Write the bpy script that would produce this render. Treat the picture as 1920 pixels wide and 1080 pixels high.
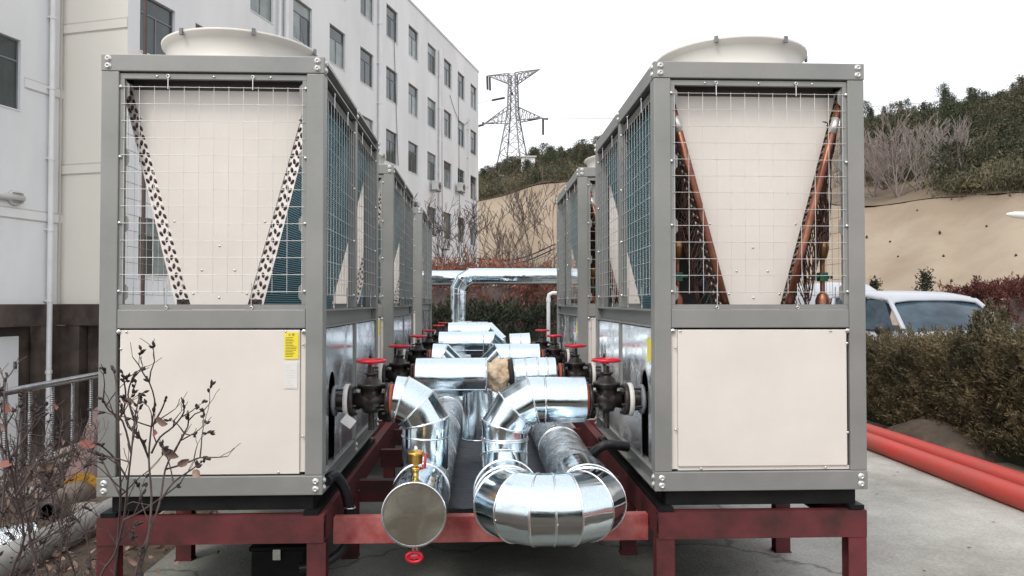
import bpy, bmesh, math, random
import numpy as np
from mathutils import Vector, Matrix, Euler, noise as mn
random.seed(7)
S = bpy.context.scene
for o in list(bpy.data.objects): bpy.data.objects.remove(o)
C = S.collection
R = math.radians

# ------------------------------------------------------------------ camera
F_PX, EYE = 1390.0, 1.55
YAW, PIT = math.atan(56 / F_PX), math.atan(27 / F_PX)
cam = bpy.data.cameras.new('camera'); camo = bpy.data.objects.new('camera', cam); C.objects.link(camo)
cam.sensor_width = 36; cam.lens = 36 * F_PX / 1920; cam.clip_start = .05; cam.clip_end = 2000
camo.location = (0, 0, EYE); camo.rotation_euler = (R(90) + PIT, 0, -YAW)
S.camera = camo
# ------------------------------------------------------------------ light
SUN_EL, SUN_AZ = 52, 215
w = bpy.data.worlds.new('World'); S.world = w; w.use_nodes = True
nt = w.node_tree; nt.nodes.clear()
out = nt.nodes.new('ShaderNodeOutputWorld')
sky = nt.nodes.new('ShaderNodeTexSky'); sky.sky_type = 'NISHITA'; sky.sun_disc = False
sky.sun_elevation = R(SUN_EL); sky.sun_rotation = R(SUN_AZ); sky.dust_density = 4
hs = nt.nodes.new('ShaderNodeHueSaturation'); hs.inputs['Saturation'].default_value = .35
b1 = nt.nodes.new('ShaderNodeBackground'); b1.inputs[1].default_value = .08
b2 = nt.nodes.new('ShaderNodeBackground'); b2.inputs[0].default_value = (.955, .972, 1, 1); b2.inputs[1].default_value = 1.08
ad = nt.nodes.new('ShaderNodeAddShader')
L = nt.links.new
L(sky.outputs[0], hs.inputs['Color']); L(hs.outputs[0], b1.inputs[0])
L(b1.outputs[0], ad.inputs[0]); L(b2.outputs[0], ad.inputs[1]); L(ad.outputs[0], out.inputs[0])
sl = bpy.data.lights.new('sun', 'SUN'); sl.energy = 1.25; sl.angle = R(14); sl.color = (1, .93, .83)
so = bpy.data.objects.new('sun', sl); C.objects.link(so)
a_ = R(SUN_AZ); e_ = R(SUN_EL)
sd = Vector((math.sin(a_) * math.cos(e_), math.cos(a_) * math.cos(e_), math.sin(e_)))
so.rotation_euler = sd.to_track_quat('Z', 'Y').to_euler()
S.view_settings.view_transform = 'Standard'; S.view_settings.look = 'None'
S.view_settings.gamma = 1; S.view_settings.use_curve_mapping = False; S.view_settings.exposure = 0

# ------------------------------------------------------------------ measuring helper (a pixel of the photo and a distance give a point of the place)
def ray(x, y):
    u = (x - 960) / F_PX; v = -(y - 540) / F_PX
    F = math.cos(PIT) - v * math.sin(PIT); Z = math.sin(PIT) + v * math.cos(PIT)
    return Vector((u * math.cos(YAW) + F * math.sin(YAW), -u * math.sin(YAW) + F * math.cos(YAW), Z))
def at(x, y, Y):
    r = ray(x, y); return Vector((0, 0, EYE)) + r * (Y / r.y)
def dist(x, y, D):
    r = ray(x, y); return Vector((0, 0, EYE)) + r * (D / math.hypot(r.x, r.y))

# ------------------------------------------------------------------ materials
def pm(name, c1, c2=None, scale=4, rough=.6, metal=0, bump=0, bscale=30, detail=6, r2=None, vor=None, coords='Object', spec=.5, stretch=None, contrast=(.35, .65)):
    m = bpy.data.materials.new(name); m.use_nodes = True; n = m.node_tree.nodes; l = m.node_tree.links
    b = n['Principled BSDF']; b.inputs['Metallic'].default_value = metal; b.inputs['Roughness'].default_value = rough
    b.inputs['Specular IOR Level'].default_value = spec
    b.inputs['Base Color'].default_value = (*c1, 1)
    tc = n.new('ShaderNodeTexCoord'); src = tc.outputs[coords]
    if stretch:
        mp = n.new('ShaderNodeMapping'); mp.inputs['Scale'].default_value = stretch; l.new(src, mp.inputs[0]); src = mp.outputs[0]
    if c2:
        t = n.new('ShaderNodeTexNoise'); t.inputs['Scale'].default_value = scale; t.inputs['Detail'].default_value = detail; t.inputs['Roughness'].default_value = .62
        l.new(src, t.inputs['Vector'])
        cr = n.new('ShaderNodeValToRGB'); cr.color_ramp.elements[0].color = (*c1, 1); cr.color_ramp.elements[1].color = (*c2, 1)
        cr.color_ramp.elements[0].position = contrast[0]; cr.color_ramp.elements[1].position = contrast[1]
        l.new(t.outputs['Fac'], cr.inputs[0]); l.new(cr.outputs[0], b.inputs['Base Color'])
        if r2 is not None:
            mr = n.new('ShaderNodeMapRange'); mr.inputs[1].default_value = .3; mr.inputs[2].default_value = .7
            mr.inputs[3].default_value = rough; mr.inputs[4].default_value = r2
            l.new(t.outputs['Fac'], mr.inputs[0]); l.new(mr.outputs[0], b.inputs['Roughness'])
    if bump:
        t2 = n.new('ShaderNodeTexNoise'); t2.inputs['Scale'].default_value = bscale; t2.inputs['Detail'].default_value = 4
        l.new(src, t2.inputs['Vector'])
        bp = n.new('ShaderNodeBump'); bp.inputs['Strength'].default_value = 1; bp.inputs['Distance'].default_value = bump
        l.new(t2.outputs['Fac'], bp.inputs['Height']); l.new(bp.outputs[0], b.inputs['Normal'])
    return m
def foil_mat(name, base, rough, wob=.004, wscale=2.2, spangle=.25, crinkle=0, metal=1):
    m = bpy.data.materials.new(name); m.use_nodes = True; n = m.node_tree.nodes; l = m.node_tree.links
    b = n['Principled BSDF']; b.inputs['Metallic'].default_value = metal
    tc = n.new('ShaderNodeTexCoord'); oi = n.new('ShaderNodeObjectInfo')
    av = n.new('ShaderNodeVectorMath'); av.operation = 'ADD'; l.new(tc.outputs['Object'], av.inputs[0]); l.new(oi.outputs['Location'], av.inputs[1])
    v = n.new('ShaderNodeTexVoronoi'); v.inputs['Scale'].default_value = 130; l.new(av.outputs[0], v.inputs['Vector'])
    sp = n.new('ShaderNodeSeparateColor'); l.new(v.outputs['Color'], sp.inputs[0])
    mr = n.new('ShaderNodeMapRange'); mr.inputs[3].default_value = rough; mr.inputs[4].default_value = rough + spangle * .5
    sm = n.new('ShaderNodeTexNoise'); sm.inputs['Scale'].default_value = 5; sm.inputs['Detail'].default_value = 8; sm.inputs['Distortion'].default_value = .8; l.new(av.outputs[0], sm.inputs['Vector'])
    sr = n.new('ShaderNodeMapRange'); sr.inputs[1].default_value = .45; sr.inputs[2].default_value = .75; sr.inputs[3].default_value = 0; sr.inputs[4].default_value = .22; l.new(sm.outputs[0], sr.inputs[0])
    sa = n.new('ShaderNodeMath'); l.new(mr.outputs[0], sa.inputs[0]); l.new(sr.outputs[0], sa.inputs[1])
    l.new(sp.outputs[0], mr.inputs[0]); l.new(sa.outputs[0], b.inputs['Roughness'])
    mx = n.new('ShaderNodeMix'); mx.data_type = 'RGBA'; mx.inputs[6].default_value = (*base, 1); mx.inputs[7].default_value = (*[c * (1 - spangle * .8) for c in base], 1)
    l.new(sp.outputs[1], mx.inputs[0]); l.new(mx.outputs[2], b.inputs['Base Color'])
    t = n.new('ShaderNodeTexNoise'); t.inputs['Scale'].default_value = wscale; t.inputs['Detail'].default_value = 2; l.new(av.outputs[0], t.inputs['Vector'])
    bp = n.new('ShaderNodeBump'); bp.inputs['Strength'].default_value = 1; bp.inputs['Distance'].default_value = wob; l.new(t.outputs['Fac'], bp.inputs['Height'])
    last = bp
    if crinkle:
        t3 = n.new('ShaderNodeTexVoronoi'); t3.inputs['Scale'].default_value = 9; t3.feature = 'F2'
        nz = n.new('ShaderNodeTexNoise'); nz.inputs['Scale'].default_value = 5; nz.inputs['Detail'].default_value = 4; nz.inputs['Distortion'].default_value = 2.5
        l.new(av.outputs[0], nz.inputs['Vector']); l.new(nz.outputs['Color'], t3.inputs['Vector'])
        b3 = n.new('ShaderNodeBump'); b3.inputs['Distance'].default_value = crinkle; l.new(t3.outputs['Distance'], b3.inputs['Height']); l.new(bp.outputs[0], b3.inputs['Normal']); last = b3
    l.new(last.outputs[0], b.inputs['Normal'])
    return m
M = {}
M['frame'] = pm('grey_powder_coat', (.225, .23, .22), (.285, .285, .27), 2.2, .36, .15, .0006, 300, r2=.5)
M['cream'] = pm('cream_sheet', (.70, .65, .60), (.76, .71, .655), 2.2, .40, 0, .0016, 2.5)
M['cowl'] = pm('cowl_paint', (.64, .615, .565), (.70, .67, .61), 2, .45)
M['galv'] = pm('galvanised', (.62, .60, .58), (.74, .70, .67), 30, .38, .6)
M['coilplate'] = pm('coil_plate', (.78, .70, .66), (.88, .83, .79), 12, .35, .5)
M['coilside'] = pm('coil_dark', (.03, .03, .035), (.06, .06, .06), 20, .6)
M['hole'] = pm('tube_end_dark', (.02, .015, .015), (.10, .05, .035), 60, .5, .3)
M['dark'] = pm('dark_interior', (.018, .017, .017), (.03, .028, .027), 5, .8)
M['underdeck'] = pm('underdeck', (.07, .065, .06), (.10, .095, .085), 4, .7)
M['black'] = pm('black_paint', (.006, .006, .007), (.014, .014, .014), 6, .5, spec=.2)
M['steel'] = foil_mat('polished_panel', (.78, .79, .81), .13, .0022, 2.6, .04, metal=.82)
M['bolt'] = pm('bolt_steel', (.75, .75, .74), (.6, .6, .6), 60, .25, .9)
M['washer'] = pm('zinc_washer', (.62, .61, .59), (.74, .73, .71), 60, .35, .55)
M['wire'] = pm('galvanised_wire', (.60, .59, .57), (.70, .69, .67), 15, .32, .35)
M['copper'] = pm('copper', (.17, .06, .04), (.34, .155, .10), 9, .32, .85, .0006, 30, r2=.5)
M['brass'] = pm('brass', (.60, .32, .06), (.72, .45, .12), 20, .3, .9)
M['distributor'] = pm('tarnished_brass', (.20, .10, .04), (.32, .19, .08), 30, .4, .8)
M['bend'] = pm('tube_bend', (.20, .12, .09), (.42, .36, .32), 40, .35, .7)
M['capil'] = pm('capillary_tube', (.10, .045, .03), (.04, .025, .02), 20, .45, .5)
M['green'] = pm('green_valve', (.01, .07, .04), (.02, .10, .05), 20, .4)
M['yellow'] = pm('yellow_sticker', (.80, .66, .02), (.85, .72, .05), 8, .5)
M['white'] = pm('white_label', (.74, .73, .71), (.70, .69, .67), 12, .5)
M['ink'] = pm('ink', (.14, .11, .02), None, rough=.6)
M['red'] = pm('wheel_red', (.62, .015, .035), (.50, .01, .025), 20, .3)
M['iron'] = pm('cast_iron', (.012, .011, .011), (.035, .026, .022), 25, .38, .2, .001, 80)
M['rustred'] = pm('red_lead_flange', (.42, .085, .04), (.28, .05, .03), 25, .6)
M['gasket'] = pm('gasket_white', (.55, .53, .50), (.68, .66, .63), 20, .55)
M['foil'] = foil_mat('foil_cladding', (.68, .78, .84), .06, .013, 3.4, .10)
M['foilold'] = foil_mat('wrinkled_foil', (.80, .86, .90), .09, .012, 5, .06, .005)
M['bead'] = foil_mat('cladding_bead', (.9, .92, .94), .22, 0, 2, 0)
M['cap'] = foil_mat('cap_sheet', (.44, .42, .36), .36, .003, 6, .10)
M['fibre'] = pm('glass_fibre', (.78, .64, .46), (.62, .45, .30), 9, .95, 0, .004, 60)
M['steelred'] = pm('red_oxide_paint', (.050, .014, .014), (.135, .022, .026), 4.5, .55, 0, .001, 40, r2=.7)
M['primer'] = pm('scuffed_red_primer', (.52, .17, .16), (.33, .055, .055), 5, .6, 0, .001, 40, contrast=(.4, .62))
M['sheet'] = pm('black_sheet', (.009, .011, .018), (.022, .026, .036), 3, .55, 0, .02, 7)
M['rubber'] = pm('black_conduit', (.018, .018, .022), (.035, .035, .04), 10, .35)
M['redpipe'] = pm('red_plastic_pipe', (.52, .045, .032), (.38, .075, .06), 1.3, .5, 0, .003, 12, r2=.65)
M['concrete'] = None
M['wall'] = pm('white_render', (.64, .65, .66), (.78, .785, .79), .3, .8, 0, .002, 20, stretch=(1, 1, .35))
M['wallcream'] = pm('cream_render', (.72, .69, .62), (.77, .74, .68), .3, .8, 0, .002, 20, stretch=(1, 1, .35))
M['groove'] = pm('groove_band', (.50, .47, .44), (.56, .53, .49), 1, .8)
M['granite'] = pm('dark_granite', (.035, .026, .023), (.09, .068, .058), 1.6, .35, 0, 0, 1, r2=.55)
M['pvc'] = pm('white_pvc', (.72, .73, .74), (.66, .66, .66), 1, .4)
M['glass'] = pm('window_glass', (.02, .028, .03), (.07, .09, .09), .6, .07, 0, .001, .8, spec=.55, stretch=(1, 1, .4))
M['glass2'] = pm('curtained_glass', (.30, .34, .33), (.13, .16, .16), .8, .12, 0, .001, .8, spec=.5)
M['alu'] = pm('window_frame', (.20, .21, .22), (.15, .16, .17), 3, .5)
M['brownframe'] = pm('brown_frame', (.06, .035, .03), (.09, .05, .045), 3, .5)
M['acwhite'] = pm('ac_casing', (.60, .60, .58), (.50, .50, .49), 3, .5)
M['shot'] = pm('sprayed_concrete', (.25, .195, .14), (.335, .275, .205), .16, .92, 0, .02, 1.6, detail=12, contrast=(.38, .62))
M['soil'] = pm('hill_soil', (.20, .145, .10), (.10, .08, .05), .12, .95, 0, .15, .8, detail=10)
M['dirt'] = pm('dirt', (.12, .09, .07), (.22, .18, .14), .8, .95, 0, .03, 8, detail=10)
M['pine'] = pm('pine_needles', (.018, .030, .014), (.085, .088, .040), .35, .8, coords='Object')
M['pine2'] = pm('olive_needles', (.035, .040, .020), (.135, .115, .062), .45, .8)
M['bark'] = pm('bark', (.10, .075, .06), (.16, .13, .11), 5, .9)
M['twig'] = pm('dry_twig', (.05, .034, .032), (.095, .068, .062), 12, .8)
M['palebark'] = pm('pale_bark', (.20, .165, .15), (.29, .245, .225), 2, .85)
M['bud'] = pm('dark_bud', (.02, .013, .014), (.045, .03, .03), 40, .7)
M['leaf'] = pm('dry_leaf', (.13, .075, .06), (.30, .20, .15), 14, .7)
M['redleaf'] = pm('red_leaf', (.28, .09, .075), (.20, .08, .06), 14, .7)
M['redbrush'] = pm('red_brush', (.16, .055, .04), (.36, .17, .12), 1.4, .9)
M['maroon'] = pm('maroon_brush', (.07, .018, .016), (.15, .05, .04), 1.4, .9)
M['hedge'] = pm('hedge_foliage', (.016, .019, .009), (.21, .165, .085), 2.0, .75, contrast=(.32, .68))
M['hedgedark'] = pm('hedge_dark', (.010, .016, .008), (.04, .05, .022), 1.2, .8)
M['carpaint'] = pm('white_car_paint', (.40, .42, .46), (.45, .47, .50), .8, rough=.32, spec=.4)
M['carglass'] = pm('car_glass', (.015, .03, .045), (.07, .11, .14), 1.1, .05, spec=.3)
M['trim'] = pm('black_trim', (.015, .015, .016), None, rough=.45)
M['tyre'] = pm('tyre', (.02, .02, .02), (.03, .03, .03), 10, .8)
M['pylon'] = pm('pylon_steel', (.17, .165, .17), (.23, .225, .23), 1, .6, .3)
M['insul'] = pm('insulator', (.03, .03, .032), None, rough=.4)
M['pinkjacket'] = pm('pink_jacket', (.17, .095, .085), (.11, .08, .07), 3, .7, 0, .006, 14)
M['foam'] = pm('yellow_foam', (.50, .27, .03), (.32, .15, .03), 14, .9, 0, .015, 30)
M['greypipe'] = pm('grey_pipe', (.30, .30, .29), (.17, .17, .16), 3, .6, 0, .002, 20)
M['stainless'] = pm('stainless', (.34, .34, .35), (.22, .22, .23), 12, .26, .95)
M['darksoil'] = pm('dark_soil', (.05, .036, .026), (.10, .075, .055), 2.5, .95, 0, .03, 14)
M['stone'] = pm('stone', (.30, .27, .24), (.18, .16, .14), 2, .9, 0, .02, 12)
M['fins'] = None
def special_materials():
    # coil fins: blue-green, fine slats as relief, colour darkened in the gaps between them
    m = bpy.data.materials.new('blue_fins'); m.use_nodes = True; n = m.node_tree.nodes; l = m.node_tree.links; b = n['Principled BSDF']
    tc = n.new('ShaderNodeTexCoord'); wv = n.new('ShaderNodeTexWave'); wv.bands_direction = 'Z'; wv.inputs['Scale'].default_value = 28; wv.inputs['Distortion'].default_value = .3
    l.new(tc.outputs['Object'], wv.inputs[0])
    cr = n.new('ShaderNodeValToRGB'); cr.color_ramp.elements[0].color = (.018, .075, .095, 1); cr.color_ramp.elements[1].color = (.09, .31, .37, 1)
    l.new(wv.outputs['Fac'], cr.inputs[0]); l.new(cr.outputs[0], b.inputs['Base Color'])
    bp = n.new('ShaderNodeBump'); bp.inputs['Distance'].default_value = .004; l.new(wv.outputs['Fac'], bp.inputs['Height']); l.new(bp.outputs[0], b.inputs['Normal'])
    b.inputs['Roughness'].default_value = .42; b.inputs['Metallic'].default_value = .35; M['fins'] = m
    # concrete: three octaves, dark blotches, hairline cracks
    m = bpy.data.materials.new('concrete_ground'); m.use_nodes = True; n = m.node_tree.nodes; l = m.node_tree.links; b = n['Principled BSDF']
    tc = n.new('ShaderNodeTexCoord')
    t1 = n.new('ShaderNodeTexNoise'); t1.inputs['Scale'].default_value = .9; t1.inputs['Detail'].default_value = 12; t1.inputs['Roughness'].default_value = .65; l.new(tc.outputs['Object'], t1.inputs[0])
    c1 = n.new('ShaderNodeValToRGB'); e = c1.color_ramp.elements; e[0].position = .3; e[0].color = (.24, .235, .21, 1); e[1].position = .66; e[1].color = (.50, .49, .455, 1); l.new(t1.outputs[0], c1.inputs[0])
    t2 = n.new('ShaderNodeTexNoise'); t2.inputs['Scale'].default_value = 60; t2.inputs['Detail'].default_value = 5; l.new(tc.outputs['Object'], t2.inputs[0])
    c2 = n.new('ShaderNodeValToRGB'); e = c2.color_ramp.elements; e[0].position = .36; e[0].color = (.80, .80, .80, 1); e[1].position = .6; e[1].color = (1, 1, 1, 1); l.new(t2.outputs[0], c2.inputs[0])
    v = n.new('ShaderNodeTexVoronoi'); v.feature = 'DISTANCE_TO_EDGE'; v.inputs['Scale'].default_value = .35
    nz = n.new('ShaderNodeTexNoise'); nz.inputs['Scale'].default_value = 1.5; nz.inputs['Detail'].default_value = 6; l.new(tc.outputs['Object'], nz.inputs[0])
    ma = n.new('ShaderNodeVectorMath'); ma.operation = 'MULTIPLY_ADD'; ma.inputs[1].default_value = (.9, .9, .9); l.new(nz.outputs['Color'], ma.inputs[0]); l.new(tc.outputs['Object'], ma.inputs[2]); l.new(ma.outputs[0], v.inputs[0])
    c3 = n.new('ShaderNodeValToRGB'); e = c3.color_ramp.elements; e[0].position = 0; e[0].color = (.45, .43, .4, 1); e[1].position = .008; e[1].color = (1, 1, 1, 1); l.new(v.outputs['Distance'], c3.inputs[0])
    m1 = n.new('ShaderNodeMix'); m1.data_type = 'RGBA'; m1.blend_type = 'MULTIPLY'; m1.inputs[0].default_value = 1; l.new(c1.outputs[0], m1.inputs[6]); l.new(c2.outputs[0], m1.inputs[7])
    m2 = n.new('ShaderNodeMix'); m2.data_type = 'RGBA'; m2.blend_type = 'MULTIPLY'; m2.inputs[0].default_value = 1; l.new(m1.outputs[2], m2.inputs[6]); l.new(c3.outputs[0], m2.inputs[7])
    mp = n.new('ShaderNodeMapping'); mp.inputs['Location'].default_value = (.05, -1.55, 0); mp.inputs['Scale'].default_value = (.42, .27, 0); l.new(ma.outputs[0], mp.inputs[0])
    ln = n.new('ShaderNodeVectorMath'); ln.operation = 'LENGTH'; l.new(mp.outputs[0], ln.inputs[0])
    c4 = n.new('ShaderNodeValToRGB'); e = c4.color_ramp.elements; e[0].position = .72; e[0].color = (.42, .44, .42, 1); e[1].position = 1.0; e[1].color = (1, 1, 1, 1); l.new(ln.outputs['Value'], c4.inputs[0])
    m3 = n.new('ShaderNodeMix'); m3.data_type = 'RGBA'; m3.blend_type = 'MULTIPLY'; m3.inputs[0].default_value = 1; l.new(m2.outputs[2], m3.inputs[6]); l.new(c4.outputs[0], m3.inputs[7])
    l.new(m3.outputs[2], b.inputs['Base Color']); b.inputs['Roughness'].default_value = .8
    bp = n.new('ShaderNodeBump'); bp.inputs['Distance'].default_value = .004; l.new(t2.outputs[0], bp.inputs['Height']); l.new(bp.outputs[0], b.inputs['Normal'])
    M['concrete'] = m
special_materials()

# ------------------------------------------------------------------ mesh helpers
def frame_of(d):
    d = d.normalized(); a = Vector((0, 0, 1)) if abs(d.z) < .9 else Vector((1, 0, 0))
    u = d.cross(a).normalized(); return u, d.cross(u).normalized()
class MB:
    def __init__(s): s.v = []; s.f = []; s.s = []; s.m = []; s.mi = 0
    def face(s, idx, smooth=False): s.f.append(idx); s.s.append(smooth); s.m.append(s.mi)
    def poly(s, pts, smooth=False):
        b = len(s.v); s.v += [tuple(p) for p in pts]; s.face(tuple(range(b, b + len(pts))), smooth); return s
    def box(s, x0, x1, y0, y1, z0, z1, T=None):
        b = len(s.v); P = [Vector((x, y, z)) for z in (z0, z1) for y in (y0, y1) for x in (x0, x1)]
        if T: P = [T @ p for p in P]
        s.v += [tuple(p) for p in P]
        for q in ((0, 2, 3, 1), (4, 5, 7, 6), (0, 1, 5, 4), (2, 6, 7, 3), (0, 4, 6, 2), (1, 3, 7, 5)): s.face(tuple(b + i for i in q))
        return s
    def bar(s, p0, p1, w, h):     # square bar between two points
        p0, p1 = Vector(p0), Vector(p1); u, v = frame_of(p1 - p0); b = len(s.v)
        for p in (p0, p1):
            for a, c in ((-1, -1), (1, -1), (1, 1), (-1, 1)): s.v.append(tuple(p + u * a * w / 2 + v * c * h / 2))
        for i in range(4): j = (i + 1) % 4; s.face((b + i, b + j, b + 4 + j, b + 4 + i))
        s.face((b + 3, b + 2, b + 1, b)); s.face((b + 4, b + 5, b + 6, b + 7)); return s
    def cyl(s, p0, p1, r0, r1=None, n=16, caps=True, smooth=True):
        r1 = r0 if r1 is None else r1; p0, p1 = Vector(p0), Vector(p1); u, v = frame_of(p1 - p0); b = len(s.v)
        for p, r in ((p0, r0), (p1, r1)):
            for i in range(n): a = 2 * math.pi * i / n; s.v.append(tuple(p + (u * math.cos(a) + v * math.sin(a)) * r))
        for i in range(n): j = (i + 1) % n; s.face((b + i, b + j, b + n + j, b + n + i), smooth)
        if caps:
            c = len(s.v); s.v += s.v[b:b + 2 * n]
            s.face(tuple(c + n - 1 - i for i in range(n))); s.face(tuple(c + n + i for i in range(n)))
        return s
    def lathe(s, p, ax, prof, n=24, smooth=True):   # profile (t along axis, radius)
        p = Vector(p); ax = Vector(ax).normalized(); u, v = frame_of(ax); b = len(s.v)
        for t, r in prof:
            for i in range(n): a = 2 * math.pi * i / n; s.v.append(tuple(p + ax * t + (u * math.cos(a) + v * math.sin(a)) * r))
        for k in range(len(prof) - 1):
            for i in range(n): j = (i + 1) % n; s.face((b + k * n + i, b + k * n + j, b + (k + 1) * n + j, b + (k + 1) * n + i), smooth)
        return s
    def tube(s, pts, r, n=8, r1=None, closed=False, caps=True):
        pts = [Vector(p) for p in pts]; N = len(pts); b = len(s.v); prev = None
        for k, p in enumerate(pts):
            d = (pts[(k + 1) % N] - pts[k - 1]) if closed else (pts[min(k + 1, N - 1)] - pts[max(k - 1, 0)])
            if prev is None: u, v = frame_of(d)
            else:
                d = d.normalized(); u = (prev - d * prev.dot(d)).normalized(); v = d.cross(u)
            prev = u
            rr = r[k] if isinstance(r, (list, tuple)) else (r if r1 is None else r + (r1 - r) * k / max(N - 1, 1))
            for i in range(n): a = 2 * math.pi * i / n; s.v.append(tuple(p + (u * math.cos(a) + v * math.sin(a)) * rr))
        for k in range(N if closed else N - 1):
            k2 = (k + 1) % N
            for i in range(n): j = (i + 1) % n; s.face((b + k * n + i, b + k * n + j, b + k2 * n + j, b + k2 * n + i), True)
        if not closed and caps: s.face(tuple(b + n - 1 - i for i in range(n))); s.face(tuple(b + (N - 1) * n + i for i in range(n)))
        return s
    def mesh(s, name, mats):
        me = bpy.data.meshes.new(name); me.from_pydata(s.v, [], s.f)
        me.polygons.foreach_set('use_smooth', s.s)
        for m in (mats if isinstance(mats, (list, tuple)) else [mats]): me.materials.append(m)
        if any(s.m): me.polygons.foreach_set('material_index', s.m)
        me.update(); return me
    def build(s, name, mat, parent=None, bevel=0, **kw):
        return link(name, s.mesh(name, mat), parent, bevel, **kw)
def link(name, me, parent=None, bevel=0, loc=None, rot=None, scale=None):
    o = bpy.data.objects.new(name, me); C.objects.link(o)
    if parent: o.parent = parent
    if loc is not None: o.location = loc
    if rot is not None: o.rotation_euler = rot
    if scale is not None: o.scale = (scale,) * 3 if not hasattr(scale, '__len__') else scale
    if bevel:
        b = o.modifiers.new('bevel', 'BEVEL'); b.width = bevel; b.segments = 2; b.limit_method = 'ANGLE'
    return o
def tag(o, label=None, cat=None, group=None, kind=None):
    if label: o['label'] = label
    if cat: o['category'] = cat
    if group: o['group'] = group
    if kind: o['kind'] = kind
    return o
def thing(name, label, cat, loc=(0, 0, 0), rz=0, group=None):
    o = bpy.data.objects.new(name, None); C.objects.link(o); o.location = loc; o.rotation_euler = (0, 0, rz); o.empty_display_size = .1
    return tag(o, label, cat, group)
def copy_tree(o, parent=None):
    c = o.copy(); C.objects.link(c); c.parent = parent
    for ch in list(o.children): copy_tree(ch, c)
    return c
def box(name, m, parent, *a, bevel=0): return MB().box(*a).build(name, m, parent, bevel)
def npmesh(name, V, Fc, mat, smooth=False):   # V (n,3), Fc (m,k)
    me = bpy.data.meshes.new(name); k = Fc.shape[1]
    me.vertices.add(len(V)); me.vertices.foreach_set('co', V.astype(np.float32).ravel())
    me.loops.add(Fc.size); me.loops.foreach_set('vertex_index', Fc.astype(np.int32).ravel())
    me.polygons.add(len(Fc)); me.polygons.foreach_set('loop_start', np.arange(0, Fc.size, k, dtype=np.int32)); me.polygons.foreach_set('loop_total', np.full(len(Fc), k, dtype=np.int32))
    me.materials.append(mat); me.update(calc_edges=True); me.validate(); return me

# ================================================================== THE SETTING
# ground: concrete yard, planting beds and dirt beyond, a lower yard before the building
XE = -4.15
MB().poly([(XE, -60, 0), (160, -60, 0), (160, 62, 0), (XE, 62, 0)]).build('ground', M['dirt']); tag(bpy.data.objects['ground'], kind='structure')
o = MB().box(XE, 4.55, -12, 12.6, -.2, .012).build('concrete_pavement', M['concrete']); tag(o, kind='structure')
o = MB().box(XE + .2, 3.2, -3, 2.95, -.05, .035).build('soil_bed', M['darksoil']); tag(o, kind='structure')
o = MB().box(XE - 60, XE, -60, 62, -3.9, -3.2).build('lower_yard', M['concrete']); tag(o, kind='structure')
o = MB().box(XE - .25, XE, -12, 60, -3.2, .02).build('yard_retaining_edge', M['stone']); tag(o, kind='structure')

# ---- hill: stations (photo column, slope base y, slope top y, ridge y, distances)
ST = [(-900, 540, 430, 380, 62, 74, 150), (500, 520, 392, 350, 66, 78, 150), (897, 512, 377, 338, 64, 74, 135), (1037, 520, 343, 300, 60, 72, 130), (1130, 525, 338, 286, 57, 70, 128),
      (1400, 535, 372, 258, 50, 61, 122), (1625, 543, 388, 236, 44, 54, 116), (1780, 546, 371, 212, 41, 51, 112), (1920, 548, 362, 184, 38, 48, 110), (2400, 550, 352, 150, 34, 43, 105), (3600, 550, 380, 200, 34, 43, 105)]
def station(x):
    for a, b in zip(ST, ST[1:]):
        if x <= b[0]:
            t = max(0, (x - a[0]) / (b[0] - a[0])); t = t * t * (3 - 2 * t) if b[0] < 2400 else t
            return [a[i] + (b[i] - a[i]) * t for i in range(7)]
    return list(ST[-1])
def hill_pt(x, v):      # v 0..1 from the top of the slope to the ridge, >1 behind it
    s = station(x); n = mn.noise(Vector((x * .006, v * 3, 0)))
    if v <= 1:
        D = s[5] + (s[6] - s[5]) * v; y = s[2] - 2 + (s[3] - s[2]) * (v ** .8) + n * 8 * math.sin(v * math.pi) + mn.noise(Vector((x * .02, 7, 0))) * 5 * v
        return dist(x, y, D)
    p = hill_pt(x, 1); r = ray(x, 500); q = Vector((r.x, r.y, 0)).normalized(); return p + q * (v - 1) * 90 + Vector((0, 0, -22 * (v - 1)))
us = [-900 + i * 18 for i in range(251)]
mb = MB(); vs = [i / 16 for i in range(17)] + [1.2, 1.6, 2.5]
for u in us:
    for v in vs: mb.v.append(tuple(hill_pt(u, v)))
nv = len(vs)
for i in range(len(us) - 1):
    for j in range(nv - 1): a = i * nv + j; mb.face((a, a + nv, a + nv + 1, a + 1), True)
tag(mb.build('hillside', M['soil']), kind='structure')
mb = MB(); K = 14
for u in us:
    s = station(u)
    mb.v.append(tuple(dist(u, s[1] + 4, s[4] - 14) * 1)); mb.v[-1] = (mb.v[-1][0], mb.v[-1][1], -.2)
    for k in range(K + 1):
        t = k / K; D = s[4] + (s[5] - s[4]) * t; y = s[1] + (s[2] - s[1]) * t
        p = dist(u, y, D); nn = mn.noise(p * .25) * .35 * math.sin(math.pi * t); p.y += nn; p.z += mn.noise(Vector((u * .02, t * 2, 3))) * (.16 if k == K else .06); mb.v.append(tuple(p))
    p = hill_pt(u, 0.03); mb.v.append((p.x, p.y, p.z - .15))
nk = K + 3
for i in range(len(us) - 1):
    for j in range(nk - 1): a = i * nk + j; mb.face((a, a + nk, a + nk + 1, a + 1), True)
tag(mb.build('sprayed_concrete_slope', M['shot']), kind='structure')
weep = [(1720, 395), (1762, 437), (1769, 481), (1784, 528), (1669, 454), (1684, 482), (1625, 445), (1850, 425), (1905, 480), (1640, 520)]
mb = MB()
for x, y in weep:
    s = station(x); t = (y - s[1]) / (s[2] - s[1]); D = s[4] + (s[5] - s[4]) * t; p = dist(x, y, D - .04)
    q = ray(x, 500); q = Vector((q.x, q.y, 0)).normalized(); mb.cyl(p, p + q * .5 + Vector((0, 0, .12)), .06, n=8)
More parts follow.
